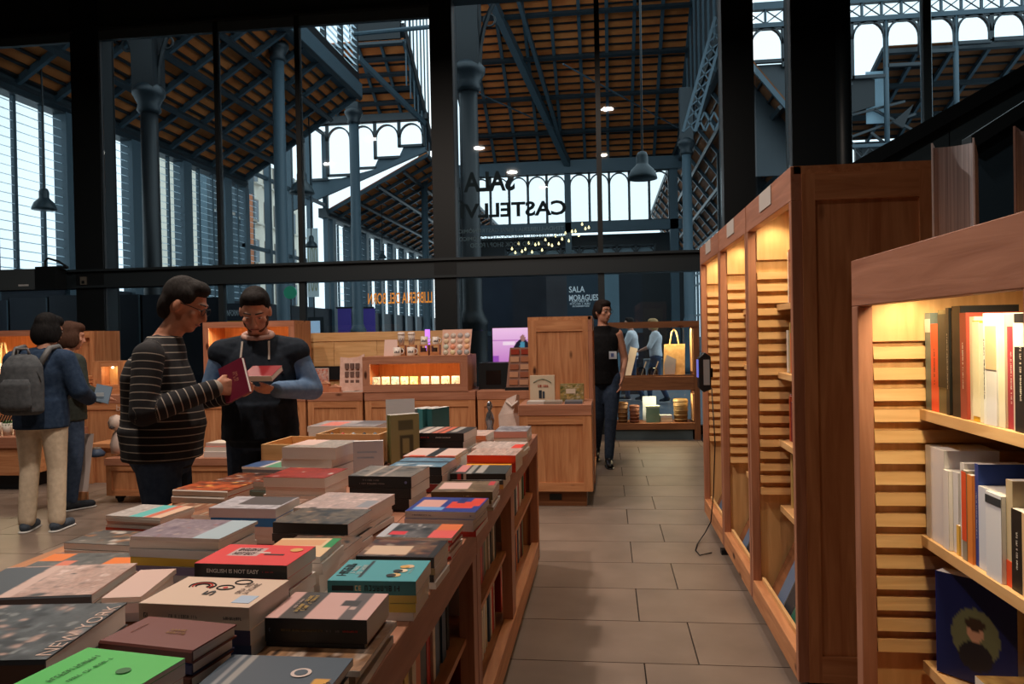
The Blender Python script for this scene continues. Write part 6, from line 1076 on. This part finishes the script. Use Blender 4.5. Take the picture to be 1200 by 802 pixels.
def figure(label, loc, rz, p, vox, cat='person'):
    """p: dict of pose and clothing; local +y is where the chest faces"""
    t = thing('person', label, cat, loc, rz); H = p.get('h', 1.0)
    G = lambda k, d: V(*p.get(k, d))
    pel = G('pelvis', (0, 0, .95)); chest = G('chest', (0, 0, 1.28)); nb = G('neck', (0, .01, 1.455)); hc = G('head', (0, .05, 1.60))
    sh = {1: G('sr', (.185, 0, 1.375)), -1: G('sl', (-.185, 0, 1.375))}; el = {1: G('er', (.25, -.04, 1.11)), -1: G('el', (-.25, -.04, 1.11))}; wr = {1: G('wr', (.26, .04, .86)), -1: G('wl', (-.26, .04, .86))}
    hp = {1: pel+V(.09, 0, -.02), -1: pel+V(-.09, 0, -.02)}; kn = {1: G('kr', (.105, .02, .50)), -1: G('kl', (-.105, .02, .50))}; an = {1: G('ar', (.11, -.03, .085)), -1: G('al', (-.11, -.03, .085))}; toe = {1: G('tr', (.13, .13, .03)), -1: G('tl', (-.13, .13, .03))}
    b = p.get('belly', .0); bw = p.get('bw', 1.0)
    def torso(mb, g=0, top=True):
        w = bw; m1 = (pel+chest)/2
        loft(mb, [(pel+V(0, 0, -.10), .13*w+g, .10*w+g), (pel, .165*w+g, .115*w+b*.5+g), (pel+V(0, .01, .10), .155*w+g, .11*w+b+g), (m1+V(0, .01, .04), .15*w+g, .108*w+b*.8+g), (chest, .168*w+g, .115*w+b*.3+g), (chest+V(0, 0, .07), .160*w+g, .105*w+g), (nb+V(0, -.01, -.06), .105*w+g, .08*w+g), (nb, .06+g, .06+g)])
        for s in (1, -1):
            capsule(mb, nb+V(s*.03, -.015, -.05), .045+g, sh[s]+V(-s*.02, 0, .012), .042+g)
            if not (p.get('sleeve', 2) == 0 and g > 0): capsule(mb, sh[s]+V(-s*.06, 0, -.02), .060+g, sh[s], .052+g)
    def arm(mb, g=0, upto=2, g2=None):
        for s in (1, -1):
            if p.get('noarm') == s: continue
            capsule(mb, sh[s], .052+g, el[s], .042+g)
            if upto > 1: capsule(mb, el[s], .043+g, wr[s], (.029+g))
    def legs(mb, g=0, hem=None):
        loft(mb, [(pel+V(0, 0, -.12), .12*bw+g, .09*bw+g), (pel+V(0, 0, -.04), .16*bw+g, .115*bw+g+b*.3), (pel+V(0, 0, .05), .155*bw+g, .11*bw+b*.5+g)])
        for s in (1, -1): capsule(mb, hp[s]+V(0, 0, -.03), .088+g, kn[s], .056+g); capsule(mb, kn[s], .055+g, an[s], (.036+g) if hem is None else hem)
    # body: one continuous surface
    mb = MB(); torso(mb); arm(mb); legs(mb); capsule(mb, nb+V(0, -.012, -.04), .058, hc+V(0, -.02, -.05), .052)
    for s in (1, -1): capsule(mb, an[s], .036, an[s]+V(0, -.02, -.04), .03); capsule(mb, an[s]+V(0, -.01, -.045), .034, toe[s], .026)
    f, M = head(mb, hc, p.get('pitch', 0), p.get('yaw', 0))
    for s, k in ((1, 'hr'), (-1, 'hl')):
        if p.get('noarm') == s: continue
        hd = p.get(k) or dict(d=wr[s]-el[s], n=(-s, 0, 0), lat=(0, 1, 0), curl=.35); hand(mb, wr[s], hd['d'], hd['n'], hd['lat'], hd.get('curl', .6))
    remeshed('body', mb, skinm(p['skin'][0], p['skin'][1]), t, vox, 3)
    if vox < .011: face_parts(t, f, M, ez=.0032 if p.get('pitch', 0) > .2 else .006, brow=p.get('hairc', (40, 30, 26)))
    # trousers
    mb = MB(); legs(mb, .014, p.get('hem')); remeshed('trousers', mb, p['trousers'], t, vox*1.15, 6)
    # top
    g = p.get('g', .016); mb = MB(); torso(mb, g); arm(mb, g, p.get('sleeve', 2))
    if p.get('long'): loft(mb, [(pel+V(0, 0, -p['long']), .17*bw+g, .125*bw+b*.5+g), (pel, .17*bw+g, .12*bw+b*.6+g), (pel+V(0, 0, .1), .16*bw+g, .115*bw+b+g)])
    if p.get('sleeve', 2) == 0:
        mb = MB(); torso(mb, g)
        if p.get('long'): loft(mb, [(pel+V(0, 0, -p['long']), .17*bw+g, .12*bw+g), (pel, .17*bw+g, .12*bw+g), (pel+V(0, 0, .1), .15*bw+g, .11*bw+g)])
    top = remeshed('shirt' if not p.get('topname') else p['topname'], mb, p['top'], t, vox*1.1, 6)
    if p.get('stripes'):
        me = top.data; n = len(me.vertices); co = np.empty(n*3, np.float32); me.vertices.foreach_get('co', co); co = co.reshape(-1, 3); segs = [(pel+V(0, 0, -.1), nb, .17, 0)]
        for s in (1, -1): segs += [(sh[s], el[s], .062, 0), (el[s], wr[s], .05, np.linalg.norm(el[s]-sh[s]))]
        best = np.full(n, 9e9); val = np.zeros(n)
        for a, e, r, off in segs:
            d = e-a; l = np.linalg.norm(d); q = np.clip(((co-a)@d)/l/l, -.1, 1.05); dist = np.linalg.norm(co-(a+q[:, None]*d), axis=1)/r; u = dist < best; best[u] = dist[u]; val[u] = (q*l+off)[u]
        at = me.attributes.new('stripe', 'FLOAT', 'POINT'); at.data.foreach_set('value', val.astype(np.float32))
    if p.get('vest'):
        mb = MB(); torso(mb, g+.014); loft(mb, [(pel+V(0, 0, -.06), .178*bw+g, .135*bw+b*.5+g), (pel+V(0, 0, .06), .17*bw+g, .13*bw+b+g), (pel+V(0, .01, .14), .17*bw+g, .125*bw+b+g)]); ve = remeshed('vest', mb, p['vest'], t, vox*1.1, 4)
        MB().tube([(.075*math.cos(a), nb[1]+.012+.07*math.sin(a), nb[2]+.012+.02*math.sin(a+math.pi)) for a in np.linspace(0, 2*math.pi, 20)], .018, 8).build('collar', p['collar'], t, True)
        MB().tube([(.0, chest[1]+.145+b*.3, chest[2]-.25), (.0, chest[1]+.145, chest[2]), (0, nb[1]+.10, nb[2]-.05)], .005, 6).build('zip', cmat((60, 66, 72)), ve)
        for sx in (-1, 1): MB().tube([(sx*.07, nb[1]+.085, nb[2]-.02), (sx*.075, chest[1]+.14, chest[2]+.06)], .006, 6).build('drawstring', cmat((206, 196, 186)), ve)
        for sx in (-1, 1): B(sx*.1-.05, chest[1]+.118, chest[2]-.02, sx*.1+.05, chest[1]+.132, chest[2]-.01).build('chest_seam', cmat((20, 24, 30)), ve)
    elif p.get('cuffs'):
        for s in (1, -1):
            m = MB(); d = _n(wr[s]-el[s]); capsule(m, wr[s]-d*.05, .040, wr[s]-d*.008, .038); m.build('cuff', p['cuffs'], t, True)
        MB().tube([(.062*math.cos(a), nb[1]+.0+.058*math.sin(a), nb[2]-.028-.016*math.sin(a)) for a in np.linspace(0, 2*math.pi, 20)], .012, 8).build('neckband', p['cuffs'], t, True)
    # shoes
    for s in (1, -1):
        mb = MB(); capsule(mb, an[s]+V(0, -.03, -.045), .042, toe[s], .036, 12); capsule(mb, an[s]+V(0, -.01, -.01), .042, an[s]+V(0, .02, -.04), .045); so = remeshed('shoe', mb, p['shoes'], t, vox*1.2, 4)
        a0 = an[s]+V(0, -.035, -.075); a0[2] = toe[s][2]-.024; a1 = V(*toe[s]); a1[2] -= .024; m = MB(); capsule(m, a0, .045, a1, .042, 12, 1.0); 
        for i, q in enumerate(m.v): m.v[i] = (q[0], q[1], a0[2]+(q[2]-a0[2])*.2)
        m.build('sole', p.get('sole', cmat((206, 206, 204))), so, True)
    # hair
    mb = MB(); hs = p.get('hair', 'short')
    ellipsoid(mb, f(0, -.026, .042), (.083, .098, .094), M); 
    if hs == 'short': ellipsoid(mb, f(0, .024, .098), (.064, .054, .036), M); ellipsoid(mb, f(0, -.07, -.02), (.066, .045, .075), M)
    elif hs == 'full': ellipsoid(mb, f(0, .026, .094), (.066, .058, .040), M); ellipsoid(mb, f(0, -.07, -.02), (.07, .05, .08), M); [ellipsoid(mb, f(sx*.068, .0, .05), (.018, .05, .04), M) for sx in (-1, 1)]
    elif hs == 'bob': ellipsoid(mb, f(0, .03, .08), (.074, .066, .05), M); ellipsoid(mb, f(0, -.05, -.03), (.092, .075, .11), M); [ellipsoid(mb, f(sx*.075, .0, -.03), (.026, .06, .08), M) for sx in (-1, 1)]
    elif hs == 'tied': ellipsoid(mb, f(0, .03, .085), (.072, .060, .045), M); ellipsoid(mb, f(0, -.08, -.01), (.075, .05, .085), M); ellipsoid(mb, f(0, -.12, .0), (.04, .04, .045), M); [ellipsoid(mb, f(sx*.072, .01, .02), (.02, .05, .05), M) for sx in (-1, 1)]
    remeshed('hair', mb, noisy('hair_%d_%d' % p['hairc'][:2], S(*p['hairc']), S(*[q+10 for q in p['hairc']]), (60, 60, 20), .75, 4, .5, spec=.12), t, vox*1.1, 8)
    if p.get('beard'):
        mb = MB(); ellipsoid(mb, f(0, .028, -.078), (.052, .054, .038), M); [ellipsoid(mb, f(sx*.056, .012, -.045), (.012, .03, .045), M) for sx in (-1, 1)]; remeshed('beard', mb, cloth('stubble', (96, 66, 54), 6), t, vox, 3)
    if p.get('glasses'): glasses(t, f)
    return t, f
# striped sweater material: rings along each limb
m, nt, pb = nodes('striped_knit'); L_ = nt.links.new
at = N(nt, 'ShaderNodeAttribute', attribute_name='stripe'); mu = N(nt, 'ShaderNodeMath', operation='MULTIPLY'); mu.inputs[1].default_value = 1/.034; fr = N(nt, 'ShaderNodeMath', operation='FRACT'); gt = N(nt, 'ShaderNodeMath', operation='GREATER_THAN'); gt.inputs[1].default_value = .87
L_(at.outputs['Fac'], mu.inputs[0]); L_(mu.outputs[0], fr.inputs[0]); L_(fr.outputs[0], gt.inputs[0]); mx = N(nt, 'ShaderNodeMix', data_type='RGBA'); L_(gt.outputs[0], mx.inputs[0]); mx.inputs[6].default_value = (*S(22, 22, 26), 1); mx.inputs[7].default_value = (*S(150, 142, 132), 1); L_(mx.outputs[2], pb.inputs['Base Color']); pb.inputs['Roughness'].default_value = .9
KNIT = m
def cloth(name, c, k=12): return noisy(name, S(*[max(0, q-k//2) for q in c]), S(*[q+k for q in c]), (30, 30, 30), .9, 5, .25, spec=.2)
JEAN = cloth('dark_denim', (54, 70, 94)); NAVYV = cloth('navy_quilted', (26, 34, 44), 8); DENIM = cloth('blue_chambray', (92, 118, 150)); BEIGE = cloth('beige_cotton', (212, 196, 172)); JKT = cloth('navy_jacket', (36, 54, 78)); GREENJ = cloth('dark_green_jacket', (52, 58, 54), 8); BLACKT = cloth('black_jersey', (20, 20, 23), 6); GREYB = cloth('grey_canvas', (74, 78, 82)); WHT = cloth('white_tee', (214, 214, 216), 10); SHOE = cloth('dark_shoe', (46, 52, 60), 8)
skA = ('skin_tan', (178, 122, 96)); skB = ('skin_light', (196, 142, 118))
figure('man with glasses in a striped black sweater, reading a maroon book beside the table', (-2.03, 3.40, 0), R_(-74), dict(pelvis=(0, -.02, .93), chest=(0, -.035, 1.26), neck=(0, 0, 1.445), head=(0, .095, 1.585), pitch=R_(24), yaw=R_(-6), belly=.055, bw=1.06, sr=(.19, -.02, 1.355), sl=(-.19, -.02, 1.355), er=(.25, -.03, 1.11), wr=(.12, .235, 1.20), el=(-.25, .0, 1.12), wl=(-.10, .25, 1.15), hr=dict(d=(-.35, .9, .05), n=(-.85, -.3, -.1), lat=(-.1, -.1, .95), curl=.35), hl=dict(d=(.4, .85, .15), n=(.3, -.3, .9), lat=(.75, -.5, .2), curl=.45), skin=skA, trousers=JEAN, top=KNIT, topname='sweater', stripes=True, long=.05, cuffs=mat('black_rib', S(18, 18, 20), .9), shoes=SHOE, hair='full', hairc=(34, 31, 30), glasses=True), .0075)
figure('young man in a navy vest over blue sleeves, looking down at a red book', (-1.93, 4.17, 0), R_(-166), dict(pelvis=(0, 0, .93), chest=(0, -.02, 1.25), neck=(0, .0, 1.43), head=(0, .075, 1.575), pitch=R_(32), yaw=R_(4), belly=.02, bw=1.10, sr=(.195, -.01, 1.345), sl=(-.195, -.01, 1.345), er=(.275, -.02, 1.12), wr=(.13, .22, 1.16), el=(-.285, -.03, 1.13), wl=(-.135, .215, 1.15), hr=dict(d=(-.6, .75, .1), n=(-.3, -.2, .9), lat=(-.6, -.6, .2), curl=.5), hl=dict(d=(.85, .5, .0), n=(.2, -.3, .85), lat=(.2, .85, .4), curl=.55), skin=skB, trousers=JEAN, top=DENIM, vest=NAVYV, collar=cmat((190, 150, 136)), shoes=SHOE, hair='short', hairc=(20, 16, 15), beard=True, g=.018), .0075)
figure('person with grey backpack in navy jacket and beige trousers, seen from behind', (-4.28, 5.47, 0), R_(10), dict(pelvis=(0, 0, .90), chest=(0, .0, 1.20), neck=(.02, .02, 1.375), head=(.035, .07, 1.525), pitch=R_(16), yaw=R_(-25), sr=(.185, 0, 1.295), sl=(-.185, 0, 1.295), er=(.27, .02, 1.06), wr=(.24, .24, .98), el=(-.25, .02, 1.05), wl=(-.16, .22, 1.0), kr=(.10, .01, .48), kl=(-.10, .01, .48), skin=skB, trousers=BEIGE, hem=.062, top=JKT, topname='jacket', long=.12, g=.03, shoes=cloth('grey_trainer', (70, 80, 92)), hair='bob', hairc=(16, 15, 16)), .010)
figure('visitor in a dark green jacket standing behind the backpack wearer', (ony(76, 450, 6.2)[0], 6.2, 0), R_(-25), dict(pelvis=(0, 0, .88), chest=(0, 0, 1.17), neck=(0, .02, 1.335), head=(.0, .07, 1.48), pitch=R_(10), yaw=R_(-20), sr=(.18, 0, 1.255), sl=(-.18, 0, 1.255), er=(.24, .0, 1.02), wr=(.2, .2, .95), el=(-.24, 0, 1.02), wl=(-.2, .2, .95), skin=skB, trousers=JEAN, top=GREENJ, topname='jacket', long=.12, g=.03, shoes=SHOE, hair='bob', hairc=(66, 44, 34)), .011)
figure('woman with glasses in a black sleeveless top walking towards the viewer', (-.03, 8.45, 0), R_(-176), dict(pelvis=(0, 0, .98), chest=(0, .0, 1.32), neck=(0, .0, 1.495), head=(0, .03, 1.645), pitch=R_(4), yaw=R_(38), bw=.92, sr=(.16, 0, 1.405), sl=(-.16, 0, 1.405), er=(.23, -.05, 1.14), wr=(.24, .04, .92), el=(-.23, -.06, 1.14), wl=(-.19, .03, .93), kr=(.06, -.06, .52), ar=(.08, -.28, .16), tr=(.09, -.16, .05), kl=(-.06, .10, .52), al=(-.03, .12, .10), tl=(-.03, .29, .03), skin=skB, trousers=JEAN, top=BLACKT, topname='tunic', sleeve=0, long=.12, g=.012, shoes=mat('black_shoe', S(20, 20, 22), .4), sole=mat('black_shoe', S(20, 20, 22), .4), hair='tied', hairc=(34, 26, 24), glasses=True), .010)
q = ony(746, 470, 16.2)
figure('passer-by with dark hair in a white shirt seen through the display window', (ony(741, 430, 16.4)[0], 16.4, 0), R_(75), dict(head=(0, .06, 1.60), kr=(.1, .12, .5), ar=(.1, .14, .09), tr=(.1, .3, .03), kl=(-.1, -.04, .5), al=(-.1, -.22, .12), tl=(-.1, -.1, .04), el=(-.25, .1, 1.12), wl=(-.2, .3, 1.0), skin=skB, trousers=JEAN, top=WHT, sleeve=1, shoes=SHOE, hair='short', hairc=(40, 32, 28)), .014)
figure('passer-by with blonde hair in a white shirt beside the first passer-by', (ony(769, 430, 15.9)[0], 15.9, 0), R_(85), dict(h=.95, head=(0, .06, 1.56), neck=(0, .01, 1.42), kr=(.1, .14, .5), ar=(.1, .14, .09), tr=(.1, .3, .03), kl=(-.1, -.02, .5), al=(-.1, -.2, .12), tl=(-.1, -.08, .04), el=(-.25, .12, 1.12), wl=(-.18, .3, 1.05), skin=skB, trousers=JEAN, top=WHT, sleeve=1, shoes=SHOE, hair='bob', hairc=(176, 140, 96)), .014)
# things they carry
def held_book(label, M, L, W, T, c, s, open_=False, extra=None):
    t = thing('book', label, 'book', (0, 0, 0)); t.location = M.to_translation(); t.rotation_euler = M.to_euler(); cv = S(*c)
    if open_:
        for sg in (-1, 1):
            a = R_(16)*sg; e = V(sg*math.cos(a), 0, abs(math.sin(a))); m = MB().poly([(0, 0, 0), tuple(e*W), tuple(e*W+V(0, L, 0)), (0, L, 0), (0, 0, -.003), tuple(e*W+V(0, 0, -.003)), tuple(e*W+V(0, L, -.003)), (0, L, -.003)], [(0, 1, 2, 3), (4, 7, 6, 5), (0, 4, 5, 1), (1, 5, 6, 2), (2, 6, 7, 3), (3, 7, 4, 0)], c=cv); m.build('cover', CVR, t)
            e0 = e*.004; n_ = V(-sg*abs(math.sin(a)), 0, math.cos(a)); th = .012; A = [e0+V(0, .004, 0)+n_*.001, e*(W-.005)+V(0, .004, 0)+n_*.001, e*(W-.005)+V(0, L-.004, 0)+n_*.001, e0+V(0, L-.004, 0)+n_*.001]
            MB().poly([tuple(q) for q in A]+[tuple(q+n_*th) for q in A], [(0, 3, 2, 1), (4, 5, 6, 7), (0, 1, 5, 4), (1, 2, 6, 5), (2, 3, 7, 6), (3, 0, 4, 7)]).build('page_block', PAGEW, t)
    else:
        MB().box(0, 0, 0, L, W, .0015, c=cv).box(0, 0, T-.0015, L, W, T, c=cv).box(0, -.0015, 0, L, 0, T, c=S(*s)).build('cover', CVR, t); B(.002, 0, .0015, L-.002, W-.002, T-.0015).build('page_block', PAGEW, t)
    return t
def spanM(o, a, b):
    X = _n(a); Y = b-X*np.dot(b, X); Y = _n(Y); Z = np.cross(X, Y); M = Matrix(np.array([X, Y, Z]).T.tolist()).to_4x4(); return Matrix.Translation(tuple(o)) @ M
c1 = V(*ony(268, 473, 3.40)); av = V(*ony(302, 456, 3.37))-c1; bv = V(*ony(266, 440, 3.43))-c1
t = held_book('maroon book in the hands of the man in stripes', spanM(c1, av, bv), .14, .17, .018, (110, 30, 52), (120, 34, 58))
link('title', glyph_marks(.06, .03, 2, cmat((190, 130, 110)), 9), t, (.085, .10, .0186), (0, 0, R_(90)))
c2 = V(*ony(290, 441, 3.86)); M = Matrix.Translation(tuple(c2)) @ Matrix.Rotation(R_(-6), 4, 'Z') @ Matrix.Rotation(R_(24), 4, 'X') @ Matrix.Translation((-.02, -.02, -.02))
held_book('red book with white pages held by the man in the vest', M, .17, .12, .03, (130, 28, 34), (226, 220, 212))
# backpack (worn, but a thing of its own)
t = thing('backpack', 'dark grey zipped backpack on the back of the person in beige trousers', 'backpack', (-4.28, 5.47, 0), R_(10))
mb = MB(); loft(mb, [((-.02, -.21, .90), .12, .05), ((-.02, -.215, .92), .155, .085), ((-.02, -.215, 1.12), .158, .09), ((-.02, -.205, 1.26), .145, .08), ((-.02, -.19, 1.33), .10, .05), ((-.02, -.18, 1.35), .05, .02)]); remeshed('bag', mb, GREYB, t, .012, 4)
mb = MB(); loft(mb, [((-.02, -.30, .94), .10, .02), ((-.02, -.305, .97), .12, .03), ((-.02, -.30, 1.13), .115, .028), ((-.02, -.285, 1.17), .09, .015)]); remeshed('front_pocket', mb, GREYB, t, .012, 3)
for sx in (-1, 1): MB().tube([(sx*.10-.01, -.17, 1.27), (sx*.12, -.09, 1.385), (sx*.125, .02, 1.40), (sx*.13, .10, 1.33), (sx*.15, .15, 1.16), (sx*.2, .02, 1.0)], [.024, .022, .02, .018, .015, .012], 8).build('strap', cmat((96, 98, 100)), t, True)
MB().tube([(-.07, -.19, 1.335), (-.06, -.2, 1.385), (.02, -.2, 1.385), (.03, -.19, 1.335)], .010, 6).build('grab_handle', cmat((96, 92, 92)), t, True); MB().tube([(-.02+.155*math.cos(a), -.235-.02*math.sin(a), 1.10+.20*math.sin(a)) for a in np.linspace(.2, math.pi-.2, 14)], .004, 5).build('zip', cmat((40, 42, 44)), t)
t = thing('pamphlet', 'grey-blue folded pamphlet in the hand of the backpack wearer', 'pamphlet', (-4.28, 5.47, 0), R_(10)); MB().poly([(.24, .30, .96), (.36, .30, .93), (.37, .36, 1.06), (.25, .36, 1.09), (.24, .31, .955), (.36, .31, .925), (.37, .37, 1.055), (.25, .37, 1.085)], [(0, 1, 2, 3), (4, 7, 6, 5), (0, 4, 5, 1), (1, 5, 6, 2), (2, 6, 7, 3), (3, 7, 4, 0)]).build('sheet', cmat((96, 116, 134)), t); B(.27, .295, .99, .33, .30, 1.02).build('print', cmat((180, 190, 196)), t)
t = thing('name_badge', 'white staff badge clipped to the walking woman', 'badge', (-.03, 8.45, 0), R_(-176)); B(-.13, .126, 1.14, -.05, .130, 1.22).build('card', cmat((206, 214, 226)), t); B(-.10, .130, 1.16, -.07, .132, 1.2).build('print', cmat((90, 110, 170)), t); MB().tube([(-.09, .128, 1.22), (-.07, .128, 1.27)], .004, 5).build('clip', STEELD, t)
